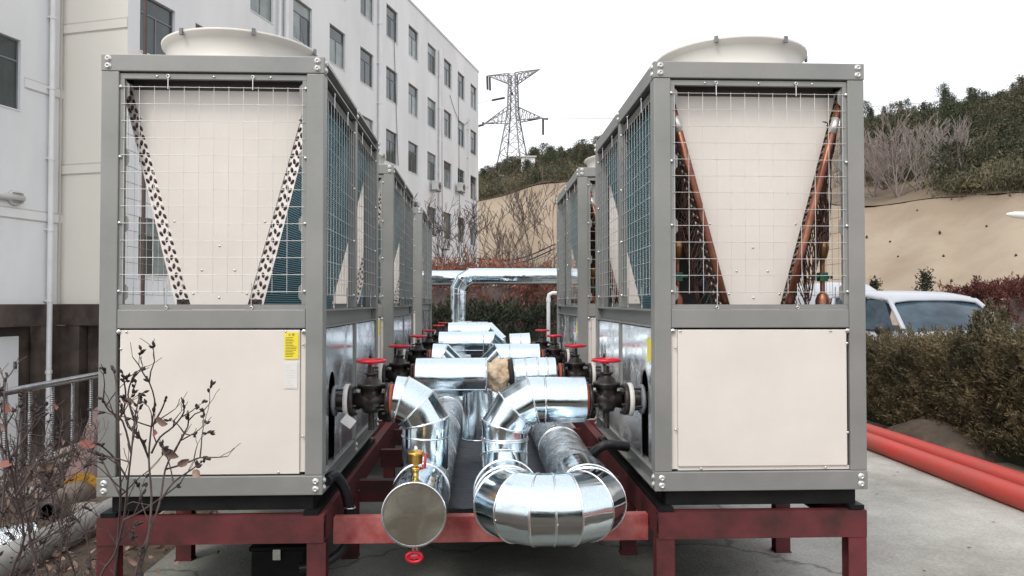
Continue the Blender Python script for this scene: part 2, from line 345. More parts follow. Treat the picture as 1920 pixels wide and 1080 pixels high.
o = mb.build('weep_hole_pipes', M['dark'], bpy.data.objects['sprayed_concrete_slope'])

# ---- foliage generators (numpy)
def blades(P, D, L, W, rng, jit=.5):
    """one triangle-ish quad per row: base P, direction D, length L, width W"""
    n = len(P); D = D + rng.normal(0, jit, (n, 3)); D /= np.linalg.norm(D, axis=1, keepdims=True) + 1e-9
    Q = np.cross(D, rng.normal(0, 1, (n, 3))); Q /= np.linalg.norm(Q, axis=1, keepdims=True) + 1e-9
    L = L * rng.uniform(.6, 1.3, (n, 1)); W = W * rng.uniform(.7, 1.3, (n, 1))
    V = np.stack([P - Q * W * .5, P + D * L * .55 - Q * W * .6, P + D * L, P + D * L * .5 + Q * W * .6], 1).reshape(-1, 3)
    return V, np.arange(4 * n).reshape(-1, 4)
def crown_mesh(name, seed, mat, n=1500, h=1.0, kind=0):
    rng = np.random.default_rng(seed)
    # branch clumps round a leader; unit height tree, crown from .12 to 1
    nb = 60; P = []; D = []
    for i in range(nb):
        t = (i + .5) / nb; z = .10 + .86 * t ** .9
        if kind == 0: R_ = .30 * (1 - t) ** .65 * rng.uniform(.6, 1.2) + .02
        elif kind == 1: R_ = .36 * math.sqrt(max(0, 1 - (2 * t - .85) ** 2 / 1.4)) * rng.uniform(.55, 1.15) + .02
        else: R_ = .16 * (1 - t) ** .8 * rng.uniform(.7, 1.2) + .015
        a = i * 2.4 + rng.uniform(-.4, .4); m = n // nb
        q = np.linspace(.15, 1, m); c = np.stack([np.cos(a) * R_ * q, np.sin(a) * R_ * q, z + (.10 * q ** 2 if kind != 1 else .05 * q)], 1)
        c += rng.normal(0, 1, (m, 3)) * np.array([.022, .022, .016]) * (1 + 1.2 * q[:, None]); P.append(c)
        d = np.stack([np.cos(a) * np.ones(m) * .7, np.sin(a) * np.ones(m) * .7, np.full(m, .7)], 1); D.append(d)
    V, Fc = blades(np.concatenate(P), np.concatenate(D), .055, .018, rng, .55)
    return npmesh(name, V, Fc, mat)
crowns = [crown_mesh('pine_crown', 1, M['pine'], 1800, kind=0), crown_mesh('pine_crown', 2, M['pine2'], 1800, kind=1), crown_mesh('pine_crown', 3, M['pine'], 1800, kind=1), crown_mesh('pine_crown', 4, M['pine2'], 1500, kind=0), crown_mesh('cypress_crown', 5, M['hedgedark'], 1400, kind=2)]
trunk_me = MB().tube([(0, 0, -.06), (.01, 0, .3), (-.006, .006, .6), (0, 0, .92)], .022, 6, r1=.004).mesh('trunk', M['bark'])
def tree(p, h, k, wid, label, group=None, name='pine_tree'):
    t = thing(name, label, 'tree', p, random.uniform(0, 6.28), group); t.scale = (h * wid, h * wid, h)
    link('trunk', trunk_me, t); link('crown', crowns[k], t); return t
rr = random.Random(11); HG = 'evergreen trees covering the hillside'
def px_of(p):
    z = p.z - EYE; a = p.x * math.cos(YAW) - p.y * math.sin(YAW); F = p.x * math.sin(YAW) + p.y * math.cos(YAW)
    d = F * math.cos(PIT) + z * math.sin(PIT); v = -F * math.sin(PIT) + z * math.cos(PIT); return 960 + F_PX * a / d, 540 - F_PX * v / d
cnt = 0
for i in range(175):     # right hillside
    x = rr.uniform(1600, 2010); v = .04 + .98 * (i / 175) ** .75 + rr.uniform(-.02, .02)
    if v < .32 and x < 1845 and rr.random() < .9: continue
    p = hill_pt(x, v) - Vector((0, 0, .25)); h = rr.uniform(2.3, 4.2) * (.62 + .38 * rr.random() if v > .7 else 1)
    tree(p, h, rr.choice([0, 3, 2, 0, 4, 1] if v > .8 else [0, 1, 1, 2, 2, 3]), rr.uniform(.85, 1.35) * (.72 if v > .82 else 1), 'dark evergreen standing among many alike on the wooded hillside', HG)
for i in range(95):      # centre ridge
    x = rr.uniform(898, 1150); v = rr.uniform(.03, 1.0)
    p = hill_pt(x, v) - Vector((0, 0, .3)); h = rr.uniform(1.8, 3.4) * (.85 if x < 960 else 1.0)
    tree(p, h, rr.choice([0, 2, 1, 2, 3]), rr.uniform(.95, 1.35), 'dark evergreen standing among many alike on the wooded hillside', HG)
# undergrowth between the trees
rng = np.random.default_rng(5); P = []
for i in range(11000):
    x = rng.uniform(1590, 2060) if i % 3 else rng.uniform(895, 1160); v = rng.uniform(.0, 1.03) ** 1.15; p = hill_pt(x, v)
    if v < .15 and i % 3 and x < 1765: continue
    P.append((p.x, p.y, p.z))
P = np.array(P); P = np.repeat(P, 26, 0) + rng.normal(0, 1, (len(P) * 26, 3)) * np.array([.55, .55, .38]) + np.array([0, 0, .5])
V, Fc = blades(P, np.tile([0, 0, 1.], (len(P), 1)), .26, .075, rng, .6)
tag(link('undergrowth', npmesh('undergrowth', V, Fc, M['pine2'])), 'olive and dark green undergrowth between the trees of the hill', 'undergrowth', kind='stuff')

# ---- bare branching plants
def bare(rng, base, dirs, length, r0, levels, nside=3, spread=.55, up=.15, seg=4, mb=None, tips=None, shrink=.66, minr=.0012, wob=.12):
    mb = mb or MB(); tips = tips if tips is not None else []
    def grow(p, d, Ln, r, lv):
        pts = [p]; q = p; dd = d.copy(); stops = []
        for k in range(seg):
            dd = (dd + Vector((rng.gauss(0, wob), rng.gauss(0, wob), rng.gauss(0, wob) + up * .3))).normalized()
            q = q + dd * Ln / seg; pts.append(q); stops.append((q, dd.copy()))
        re = max(minr, r * .5)
        mb.tube(pts, r, 5 if r > .012 else 4 if lv > 0 else 3, r1=re, caps=False)
        if lv == 0: tips.append((q, dd)); return
        for k in range(nside):
            i = rng.randint(1, seg - 1) if k else seg - 1
            sp, sdir = stops[i]; a = Vector((rng.gauss(0, 1), rng.gauss(0, 1), rng.gauss(0, .6))); nd = (sdir + a.normalized() * spread + Vector((0, 0, up))).normalized()
            rk = r + (re - r) * (i + 1) / seg
            grow(sp, nd, Ln * shrink * rng.uniform(.7, 1.15), max(minr, rk * .75), lv - 1)
    for d in dirs: grow(Vector(base), Vector(d).normalized(), length * rng.uniform(.85, 1.1), r0, levels)
    return mb, tips
def bare_tree(name, label, p, h, ndir, mat, seed, levels=4, r0=None, group=None, lean=.5, spread=.55, nside=3, cat='tree', minr=.006):
    rg = random.Random(seed); t = thing(name, label, cat, p, 0, group)
    dirs = [(rg.gauss(0, lean), rg.gauss(0, lean), 1) for _ in range(ndir)]
    mb, tips = bare(rg, (0, 0, -.1), dirs, h * .42, r0 or h * .012, levels, nside=nside, spread=spread, minr=minr)
    mb.build('branches', mat, t); return t, tips
for i, (x, v, h, lab) in enumerate([(1683, .04, 5.6, 'broad pale leafless tree above the slope nearest the right unit'), (1640, .06, 4.4, 'leafless tree partly behind the right unit post above the slope'), (1722, .07, 4.6, 'grey leafless tree right of the broad pale one above the slope'),
                                  (1660, .12, 5.2, 'leafless tree standing behind the broad pale one on the hill')]):
    bare_tree('bare_tree', lab, hill_pt(x, v), h, 9, M['palebark'], 30 + i, 4, .05, lean=.75, spread=.45, minr=.014)
for i, x in enumerate([1783, 1797, 1806, 1816]):
    t = bare_tree('slender_tree', ['leftmost', 'second from left', 'third from left', 'rightmost'][i] + ' of the four slender pale bare trunks above the slope', hill_pt(x, .05), 4.6 + .4 * math.sin(i * 3), 2, M['palebark'], 50 + i, 3, .04, lean=.08, spread=.25, minr=.012)

# ---- small white buildings on the ridge
for x, v, w_, lab in [(990, .28, 1.6, 'small white hut among the ridge trees right of the pylon'), (944, .32, .8, 'tiny white block below the pylon on the ridge'), (978, .34, .9, 'tiny white block left of the small white hut')]:
    p = hill_pt(x, v); t = thing('white_hut', lab, 'hut', p)
    box('wall', M['wall'], t, -w_ / 2, w_ / 2, -w_ / 2, w_ / 2, -.5, 1.9 * w_ / 1.2)
    MB().box(-w_ * .6, w_ * .6, -w_ * .6, w_ * .6, 1.9 * w_ / 1.2, 1.9 * w_ / 1.2 + .15).build('roof', M['groove'], t)
    box('door', M['dark'], t, -.18 * w_, .18 * w_, -w_ / 2 - .03, -w_ / 2 - .004, 0, 1.1 * w_ / 1.2)

# ---- pylon
def pylon():
    Y = 185; base = at(962, 330, Y); k = Y / F_PX * 1.0
    t = thing('electricity_pylon', 'steel lattice electricity pylon standing on the ridge behind the trees', 'pylon', base, R(-24)); t.scale = (1.07,) * 3
    Hh = 200 * k; hb = lambda z: (.5 * (62 - 42 * min(1, z / (110 * k)) - 6 * max(0, (z - 110 * k) / (90 * k))) * k) * .78
    br = MB(); r = .13
    zs = [-4, 12 * k, 38 * k, 62 * k, 84 * k, 104 * k, 120 * k, 136 * k, 151 * k, 166 * k, 180 * k]
    for sx in (-1, 1):
        for sy in (-1, 1):
            leg = MB()
            for a, b in zip(zs, zs[1:]): leg.bar((sx * hb(a), sy * hb(a), a), (sx * hb(b), sy * hb(b), b), .26, .26)
            leg.build('lattice_leg', M['pylon'], t)
    for a, b in zip(zs, zs[1:]):
        wa, wb = hb(a), hb(b)
        for q in range(4):
            rot = Matrix.Rotation(q * math.pi / 2, 3, 'Z')
            for c, d in (((-wa, -wa, a), (wb, -wb, b)), ((wa, -wa, a), (-wb, -wb, b)), ((-wb, -wb, b), (wb, -wb, b))): br.bar(rot @ Vector(c), rot @ Vector(d), .10, .10)
    br.build('bracing', M['pylon'], t)
    def arm(zt, zb, ztip, length, side, name):
        m = MB(); wt = hb(zb)
        tip = Vector((side * length, 0, ztip)); roots = [Vector((side * wt, -wt, zb)), Vector((side * wt, wt, zb)), Vector((side * hb(zt), -hb(zt), zt)), Vector((side * hb(zt), hb(zt), zt))]
        for p in roots: m.bar(p, tip, .17, .17)
        N = 6
        for i in range(N):
            f0, f1 = i / N, (i + 1) / N
            A = [p.lerp(tip, f0) for p in roots]; B = [p.lerp(tip, f1) for p in roots]
            for a, b in ((A[0], B[2]), (A[2], A[0]), (A[1], B[3]), (A[3], A[1]), (A[0], B[1]), (A[2], B[3])): m.bar(a, b, .1, .1)
        return m.build(name, M['pylon'], t)
    arm(181 * k, 163 * k, 183 * k, 50 * k, -1, 'top_arm'); arm(181 * k, 163 * k, 183 * k, 50 * k, 1, 'top_arm')
    arm(122 * k, 96 * k, 97 * k, 56 * k, -1, 'lower_arm'); arm(122 * k, 96 * k, 97 * k, 56 * k, 1, 'lower_arm')
    ins = [((-50 * k, 0, 182 * k), (-49 * k, 0, 158 * k)), ((-45 * k, 0, 180 * k), (-44 * k, 0, 156 * k)), ((-16 * k, 0, 140 * k), (-40 * k, 0, 138 * k)), ((8 * k, -3, 137 * k), (22 * k, -8, 128 * k)),
           ((-56 * k, 0, 96 * k), (-74 * k, 0, 93 * k)), ((-52 * k, -1, 95 * k), (-38 * k, -6, 87 * k)), ((56 * k, 0, 96 * k), (74 * k, -4, 87 * k)), ((56 * k, 0, 96 * k), (56 * k, 0, 68 * k)), ((30 * k, 0, 96 * k), (50 * k, 0, 98 * k))]
    for a, b in ins: MB().cyl(a, b, .26, n=6).build('insulator', M['insul'], t)
    for a in (ins[6][1], ins[4][1], ins[2][1]):
        a = Vector(a); sgn = 1 if a.x > 0 else -1
        pts = [a + Vector((sgn * 190 * q, 10 * q, -16 * q + 22 * q * q)) for q in [i / 8 for i in range(9)]]
        MB().tube(pts, .05, 4).build('conductor', M['pylon'], t)
pylon()

# ================================================================== BUILDING
def building():
    AZ = R(16.63); d = Vector((math.sin(AZ), math.cos(AZ), 0)); nrm = Vector((math.cos(AZ), -math.sin(AZ), 0))   # along / outward
    r = ray(897, 400); far = Vector((r.x / r.y * 55, 55, 0))
    def t_of(x, o=far):      # distance from far corner towards the camera for a photo column
        r = ray(x, 500); q = r.x / r.y; return (o.x - q * o.y) / (d.x - q * d.y)
    t0 = t_of(235); near = far - d * t0
    ztop = at(897, 136, 55).z; zb = -3.3
    T = Matrix(((-d.x, -nrm.x, 0, far.x), (-d.y, -nrm.y, 0, far.y), (0, 0, 1, 0), (0, 0, 0, 1)))   # local x: along towards camera; y: into the building
    root = thing('white_building', 'long white rendered four storey building with rows of windows behind the left units', 'building', far)
    T0 = Matrix.Translation(-far) @ T
    WR = [(z, z + 1.72) for z in (-1.0 + 0, )]
    def zrow(x, y): # height of a window head from the photo
        t = t_of(x); p = far - d * t; return at(x, y, p.y).z
    heads = [zrow(801, 283), zrow(801, 183), zrow(832, 111)]
    h1 = heads[0]; step = 3.32
    rows = [(h1 - 3 * step - 1.72, h1 - 3 * step), (h1 - 2 * step - 1.72, h1 - 2 * step), (h1 - step - 1.72, h1 - step), (h1 - 1.72, h1), (h1 + step - 1.72, h1 + step), (h1 + 2 * step - 1.72, h1 + 2 * step)]
    cols = []
    for x in (882, 858, 832, 801, 765, 723, 674, 616, 547, 466, 363, 258): cols.append(t_of(x) - 1.5)
    ztop = max(ztop, rows[-1][1] + 1.3)
    opens = [(c, c + 1.5, a, b) for c in cols for a, b in rows]
    def facade(x0, x1, z0, z1, ops, T, dp=.16):
        mb = MB(); xs = sorted({x0, x1} | {v for o in ops for v in o[:2]}); zs = sorted({z0, z1} | {v for o in ops for v in o[2:]})
        for a, b in zip(xs, xs[1:]):
            for c, e in zip(zs, zs[1:]):
                mx, mz = (a + b) / 2, (c + e) / 2
                if any(o[0] < mx < o[1] and o[2] < mz < o[3] for o in ops): continue
                mb.poly([T @ Vector((a, 0, c)), T @ Vector((b, 0, c)), T @ Vector((b, 0, e)), T @ Vector((a, 0, e))])
        for a, b, c, e in ops:
            P = [(a, c), (b, c), (b, e), (a, e)]
            for i in range(4):
                p, q = P[i], P[(i + 1) % 4]; mb.poly([T @ Vector((p[0], 0, p[1])), T @ Vector((p[0], dp, p[1])), T @ Vector((q[0], dp, q[1])), T @ Vector((q[0], 0, q[1]))])
        return mb
    t_end = t0
    mb = facade(0, t_end, zb, ztop, [o for o in opens if o[1] < t_end], T0)
    # roof, end wall
    w = 14
    mb.poly([T0 @ Vector((0, 0, ztop)), T0 @ Vector((t_end, 0, ztop)), T0 @ Vector((t_end, w, ztop)), T0 @ Vector((0, w, ztop))])
    mb.poly([T0 @ Vector((0, 0, zb)), T0 @ Vector((0, 0, ztop)), T0 @ Vector((0, w, ztop)), T0 @ Vector((0, w, zb))])
    mb.build('wall', M['wall'], root)
    MB().box(-.06, t_end + .06, -.05, .35, ztop + .003, ztop + .12, T0).build('parapet', M['wall'], root)
    # window kit (shared meshes), local origin at lower left of opening
    def kit(wd, ht, fm):
        fr = MB(); f = .038; y0, y1 = .09, .15; tr = ht * .70
        fr.box(0, wd, y0, y1, 0, f); fr.box(0, wd, y0, y1, ht - f, ht); fr.box(0, f, y0, y1, f, ht - f); fr.box(wd - f, wd, y0, y1, f, ht - f)
        fr.box(f, wd - f, y0, y1, tr - f / 2, tr + f / 2); fr.box(wd * .5 - f / 2, wd * .5 + f / 2, y0, y1, f, tr - f / 2)
        panes = [(f, wd * .5 - f / 2, f, tr - f / 2), (wd * .5 + f / 2, wd - f, f, tr - f / 2), (f, wd - f, tr + f / 2, ht - f)]
        pm_ = {}
        for g in ('glass', 'glass2'):
            pm_[g] = [MB().box(a, b, .115, .125, c, e).mesh('pane', M[g]) for a, b, c, e in panes]
        sill = MB().box(0.002, wd - .002, -.025, .085, -.03, .002).mesh('sill', M['wall'])
        fx = Matrix.Scale(-1, 4, (0, 1, 0)); wm = fr.mesh('window', M[fm])
        for me in [wm, sill] + pm_['glass'] + pm_['glass2']: me.transform(fx); me.flip_normals()
        return wm, pm_, sill
    K1 = kit(1.5, 1.72, 'alu'); rot = math.atan2(-d.y, -d.x)
    def window(x, z, T, K, rot, rg):
        p = T @ Vector((x, 0, z)); f = link('window', K[0], root, loc=p, rot=(0, 0, rot))
        for i in range(3): link('pane', K[1]['glass2' if rg.random() < .4 else 'glass'][i], f)
        link('sill', K[2], f)
    # frame local axes: x along T x-axis, y into building -> rotation with handedness
    rg = random.Random(3)
    # T's x axis = -d, y axis = -nrm : check handedness: rotate x to -d gives y = rot90(-d)
    for o in opens:
        if o[1] < t_end: window(o[0], o[2], T0, K1, rot, rg)
    # drainpipes on the long wall
    def drain(x, T, z0, z1, r=.055, name='drainpipe'):
        m = MB(); p0 = T @ Vector((x, -.13, z0)); p1 = T @ Vector((x, -.13, z1)); m.cyl(p0, p1, r, n=12)
        z = z0 + .7
        while z < z1:
            m.cyl(T @ Vector((x, -.13, z - .05)), T @ Vector((x, -.13, z + .05)), r * 1.22, n=12); m.box(x - .09, x + .09, -.09, -.003, z - .02, z + .02, T); z += 2.05
        m.build(name, M['pvc'], root)
    drain(t_of(707), T0, zb, ztop - .1, .09); drain(t_of(821), T0, zb, ztop - 1.2, .10)
    drain(t_of(516), T0, zb, ztop - .1, .06); drain(t_of(529), T0, zb, ztop - .1, .10)
    drain(t_of(877) + .2, T0, zb, ztop - 4, .03)
    # loose cables on the facade
    for x0, x1, za, zc, sag in ((842, 880, 15.2, 14.6, 1.0), (735, 745, 17, 9, .3), (560, 600, 13, 10, .5), (826, 829, 17, 3, .1), (858, 862, 17, 2, .1)):
        a, b = t_of(x0), t_of(x1); pts = [T0 @ Vector((a + (b - a) * q, -.04, za + (zc - za) * q - sag * math.sin(math.pi * q))) for q in [i / 10 for i in range(11)]]
        MB().tube(pts, .018, 4).build('wall_cable', M['alu'], root)
    # cream return wall facing the camera, then the set back near wing
    s = 2.28; T1 = Matrix.Translation(-far) @ Matrix(((-nrm.x, d.x, 0, near.x), (-nrm.y, d.y, 0, near.y), (0, 0, 1, 0), (0, 0, 0, 1)))   # x left along the return wall, y into the building (away)
    zp = at(150, 570, near.y).z
    MB().poly([T1 @ Vector((0, 0, zp)), T1 @ Vector((s, 0, zp)), T1 @ Vector((s, 0, ztop)), T1 @ Vector((0, 0, ztop))]).build('return_wall', M['wallcream'], root)
    for y in (42, 312):
        z = at(200, y, near.y).z
        MB().box(0, s, -.012, .01, z - .17, z + .17, T1).build('string_course', M['groove'], root)
        MB().box(0, s, -.035, -.013, z - .13, z + .12, T1).build('string_course', M['wallcream'], root)
    n2 = near - nrm * s; T2 = Matrix.Translation(-far) @ Matrix(((-d.x, -nrm.x, 0, n2.x), (-d.y, -nrm.y, 0, n2.y), (0, 0, 1, 0), (0, 0, 0, 1)))
    def t2(x): r = ray(x, 500); q = r.x / r.y; return (n2.x - q * n2.y) / (d.x - q * d.y)
    c0 = t2(34); zt = at(36, 76, (n2 - d * c0).y).z; zb2 = at(32, 207, (n2 - d * c0).y).z
    ops = [(c0, c0 + 1.6, zb2 + k * 3.5, zt + k * 3.5) for k in (0, 1, 2)]
    mb = facade(0, 14, zp, ztop, ops, T2)
    mb.build('wall', M['wall'], root)
    K2 = kit(1.6, zt - zb2, 'alu')
    for o in ops: window(o[0], o[2], T2, K2, rot, rg)
    for y in (178, 411):
        z = at(104, y, n2.y).z; x9 = c0 - .12 if y == 178 else 14
        MB().box(0, x9, -.012, .01, z - .16, z + .16, T2).build('string_course', M['groove'], root)
        MB().box(0, x9, -.035, -.013, z - .12, z + .12, T2).build('string_course', M['wall'], root)
    drain(t2(87), T2, -3.2, ztop - .1, .075); 
    m = MB(); m.box(.05, .11, -.05, -.003, zp, ztop - 6, T2); m.build('cable_duct', M['groove'], root)
    # round vent on the near wall
    p = T2 @ Vector((t2(24), -.02, at(24, 371, n2.y - 1.5).z)); m = MB(); m.lathe(p + nrm * .10, -nrm, [(0, .02), (0, .2), (.12, .22), (.12, .02)], 20); m.build('vent_cap', M['acwhite'], root)
    for i in range(6): MB().box(-.16, .16, .125, .145, -.14 + i * .05, -.115 + i * .05, Matrix.Translation(p) @ Matrix.Rotation(rot, 4, 'Z')).build('vent_slat', M['alu'], root)
    MB().tube([p + d * .2 - nrm * .0 + nrm * .08, p - d * 1.5 + nrm * .08], .1, 10).build('vent_duct', M['acwhite'], root)
    # granite plinth, recessed basement with pilasters and a white door
    MB().box(-.04, s + .0, -.10, .3, zp - .62, zp - .003, T1).build('granite_band', M['granite'], root)
    MB().box(-.04, 14, -.10, .3, zp - .62, zp - .004, T2).build('granite_band', M['granite'], root)
    MB().box(-.02, s, .25, .5, -3.3, zp - .63, T1).build('basement_wall', M['granite'], root)
    MB().box(.0, 14, .35, .6, -3.3, zp - .63, T2).build('basement_wall', M['granite'], root)
    MB().box(0, .7, -.08, .3, -3.3, zp - .63, T2).build('pilaster', M['granite'], root)
    MB().box(.1, .75, -.08, .2, -3.3, zp - .63, T1).build('pilaster', M['granite'], root)
    MB().box(1.5, 2.2, -.08, .2, -3.3, zp - .63, T1).build('pilaster', M['granite'], root)
    ds = MB().box(t2(52), t2(52) + 1.3, .28, .34, -3.2, zp - .9, T2).build('door', M['wall'], root)
    MB().box(t2(52) + .1, t2(52) + .16, .22, .28, -.3, -.1, T2).build('handle', M['stainless'], ds)
    MB().box(.0, t_end, -.08, -.003, -3.3, 1.0, T0).build('plinth', M['granite'], root)
    # the lone brown window by the corner
    c = t_of(297) ; 
    # air conditioners
    def aircon(x, y, lab):
        t = t_of(x); p = far - d * t; z = at(x, y, p.y).z; r_ = thing('air_conditioner', lab, 'air conditioner', (p.x, p.y, z), 0)
        Tm = Matrix.Rotation(rot, 4, 'Z')
        MB().box(-.42, .42, .16, .5, -.28, .28, Tm).build('casing', M['acwhite'], r_, .02)
        m = MB(); 
        for rr_ in (.06, .12, .18, .23): m.tube([Tm @ Vector((-.1 + rr_ * math.cos(a * .5236), .51, rr_ * math.sin(a * .5236))) for a in range(12)], .008, 4, closed=True)
        m.build('fan_grille', M['dark'], r_)
        for sx in (-.3, .3): MB().box(sx - .02, sx + .02, .01, .5, -.34, -.29, Tm).build('bracket', M['alu'], r_)
    aircon(809, 349, 'white air conditioner on the wall left of the thick drainpipe'); aircon(856, 352, 'white air conditioner on the wall right of the thick drainpipe'); aircon(826, 459, 'white air conditioner low on the wall behind the bare tree')
building()

# brown-framed window post in front of the corner (short flag-like mast beside the cowl)
p = at(272, 100, 18); t = thing('brown_pole', 'dark brown pole rising behind the top rail of the left front unit', 'pole', (p.x, p.y, -3.2))
MB().cyl((0, 0, 0), (0, 0, at(272, -60, 18).z + 3.2), .045, n=10).build('shaft', M['brownframe'], t); MB().cyl((0, 0, -.0), (0, 0, .04), .14, n=16).build('foot_plate', M['brownframe'], t)

# ================================================================== MID DISTANCE
def leaf_bank(name, label, cat, x0, x1, y0, y1, ztop, mat, n, seed, L=.10, W=.03, zbot=0, kind=None, core=True, nclump=260, matcore=None, tuft=.16):
    """dense bank of upright sprays, thicker outside; ztop(x,y) gives height"""
    rng = np.random.default_rng(seed); P = []; D = []; m = max(6, n // nclump)
    for i in range(nclump):
        # pick points on the visible shell: top and the four sides
        side = rng.random(); x = rng.uniform(x0, x1); y = rng.uniform(y0, y1); zt = ztop(x, y); z = rng.uniform(zbot + .1, zt)
        if side < .45: x = x0 + rng.exponential(.10)
        elif side < .62: y = y0 + rng.exponential(.10)
        elif side < .68: x = x1 - rng.exponential(.10)
        else: z = zt - rng.exponential(.08)
        dx = (x - (x0 + x1) / 2) / (x1 - x0) * 1.2; c = np.array([x, y, min(z, zt)]); d = np.array([dx + rng.normal(0, .25), rng.normal(0, .3) - .2, 1.0 if side >= .68 else .55]); d /= np.linalg.norm(d)
        q = rng.uniform(0, 1, (m, 1)); P.append(c + d * q * tuft * 1.6 * rng.uniform(.6, 1.4) + rng.normal(0, 1, (m, 3)) * tuft * .32 * (1.15 - q)); D.append(np.tile(d, (m, 1)))
    V, Fc = blades(np.concatenate(P), np.concatenate(D), L, W, rng, .45)
    t = thing(name, label, cat, ((x0 + x1) / 2, (y0 + y1) / 2, zbot)); V = V - np.array([(x0 + x1) / 2, (y0 + y1) / 2, zbot])
    link('foliage', npmesh('foliage', V, Fc, mat), t)
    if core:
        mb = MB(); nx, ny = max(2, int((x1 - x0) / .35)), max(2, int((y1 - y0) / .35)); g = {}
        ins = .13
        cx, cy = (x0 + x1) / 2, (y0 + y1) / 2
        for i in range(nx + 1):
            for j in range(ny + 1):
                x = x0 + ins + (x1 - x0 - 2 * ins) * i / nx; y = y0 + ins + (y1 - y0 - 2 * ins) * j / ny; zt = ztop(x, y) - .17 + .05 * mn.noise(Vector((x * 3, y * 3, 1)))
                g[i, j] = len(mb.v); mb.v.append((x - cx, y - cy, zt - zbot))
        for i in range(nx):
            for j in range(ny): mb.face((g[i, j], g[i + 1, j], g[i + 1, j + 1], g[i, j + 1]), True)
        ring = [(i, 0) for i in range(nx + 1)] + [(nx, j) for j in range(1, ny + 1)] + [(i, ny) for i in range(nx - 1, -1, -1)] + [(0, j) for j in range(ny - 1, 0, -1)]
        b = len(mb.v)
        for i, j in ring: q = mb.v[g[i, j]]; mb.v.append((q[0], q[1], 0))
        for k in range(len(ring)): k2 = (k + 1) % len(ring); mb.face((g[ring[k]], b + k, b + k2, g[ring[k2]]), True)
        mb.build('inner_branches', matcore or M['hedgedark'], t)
    return t
# right hedge beside the red pipes
def hz(x, y): return .90 + .30 * max(0, min(1, (8.6 - y) / 2.6)) + .09 * mn.noise(Vector((x * 1.7, y * 1.9, 0))) + .05 * mn.noise(Vector((x * 6, y * 6, 4)))
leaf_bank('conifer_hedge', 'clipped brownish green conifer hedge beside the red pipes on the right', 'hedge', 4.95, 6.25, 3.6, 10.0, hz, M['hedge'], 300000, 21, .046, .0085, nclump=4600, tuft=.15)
rg = random.Random(2)
for i, (x, y0, Yd) in enumerate([(1832, 588, 7.4), (1855, 566, 7.2), (1878, 580, 7.6)]):
    p = at(x, y0, Yd); rng = np.random.default_rng(60 + i); n = 500; q = rng.uniform(0, 1, (n, 1)); h = p.z - 1.15
    P = np.array([0, 0, 1.15]) + np.concatenate([rng.normal(0, .07, (n, 2)) * (1.1 - q) , q * h], 1); V, Fc = blades(P, np.tile([0, 0, 1.], (n, 1)), .06, .014, rng, .6)
    t = thing('hedge_shoot', ['short feathery shoot', 'tallest feathery shoot', 'middle feathery shoot'][i] + ' sticking up from the hedge before the car windscreen', 'shoot', (p.x, p.y, 0))
    link('foliage', npmesh('foliage', V, Fc, M['hedge']), t); MB().tube([(0, 0, .6), (.01, 0, p.z - .05)], .008, 5, r1=.002).build('stem', M['twig'], t)
# middle hedge and red dry shrubs beyond the pipes
leaf_bank('dark_hedge', 'dark green hedge beyond the far end of the silver pipes', 'hedge', -3.2, 3.2, 13.6, 14.9, lambda x, y: 1.22 + .12 * mn.noise(Vector((x * 1.5, y, 2))), M['hedgedark'], 45000, 22, .10, .022, nclump=1300, tuft=.2)
leaf_bank('red_shrub_bank', 'dry reddish brown shrubs rising behind the dark hedge', 'shrubs', -3.6, 3.6, 15.4, 16.6, lambda x, y: 1.95 + .22 * mn.noise(Vector((x * 1.3, y, 5))), M['redbrush'], 50000, 23, .12, .02, nclump=1200, tuft=.26, matcore=M['twig'])
leaf_bank('maroon_shrub', 'dark maroon shrub right of the white car roof', 'shrub', 11.5, 15.5, 16.5, 18, lambda x, y: 1.80 - .5 * max(0, 12.3 - x) + .12 * mn.noise(Vector((x, y, 0))), M['maroon'], 40000, 24, .10, .02, nclump=1000, tuft=.2, matcore=M['twig'])
leaf_bank('dry_grass_bank', 'strip of dry brown brush at the foot of the beige slope', 'brush', 8, 36, 33, 34.5, lambda x, y: 1.15 + .4 * mn.noise(Vector((x * .8, y, 0))), M['redbrush'], 14000, 25, .25, .04, nclump=500, tuft=.4, matcore=M['twig'])
p = at(1735, 547, 30); tree((p.x, p.y, 0.6), at(1735, 512, 30).z - .6, 4, 1.3, 'small lone conifer standing before the beige slope above the car', name='young_conifer')
p = at(1640, 547, 30); tree((p.x, p.y, 0.6), at(1640, 528, 30).z - .6, 4, 1.3, 'smallest dark conifer by the right unit post above the car', name='young_conifer')
# bare trees over the silver cross pipe
bare_tree('bare_tree', 'leafless dark tree before the white building above the silver cross pipe', (at(872, 500, 19).x, 19, 0), 4.3, 5, M['twig'], 3, 5, .05, lean=.5, spread=.75, minr=.006)
bare_tree('bare_tree', 'leafless tree before the beige slope above the silver cross pipe', (at(972, 500, 18).x, 18, 0), 4.2, 4, M['bark'], 9, 5, .055, lean=.35, spread=.6, minr=.006)
bare_tree('bare_tree', 'low leafless bush at the foot of the far building corner', (at(905, 500, 21).x, 21, 0), 3.4, 6, M['twig'], 12, 4, .03, lean=.7, spread=.7, minr=.007)
bare_tree('bare_tree', 'leafless sapling beside the right row of units above the cross pipe', (at(1022, 500, 17.5).x, 17.5, 0), 3.5, 3, M['bark'], 14, 4, .03, lean=.3, spread=.6, minr=.006)
bare_tree('bare_tree', 'leafless bush half hidden behind the far left unit', (at(822, 500, 18).x, 18, 0), 3.5, 5, M['twig'], 16, 4, .03, lean=.5, spread=.7, minr=.006)
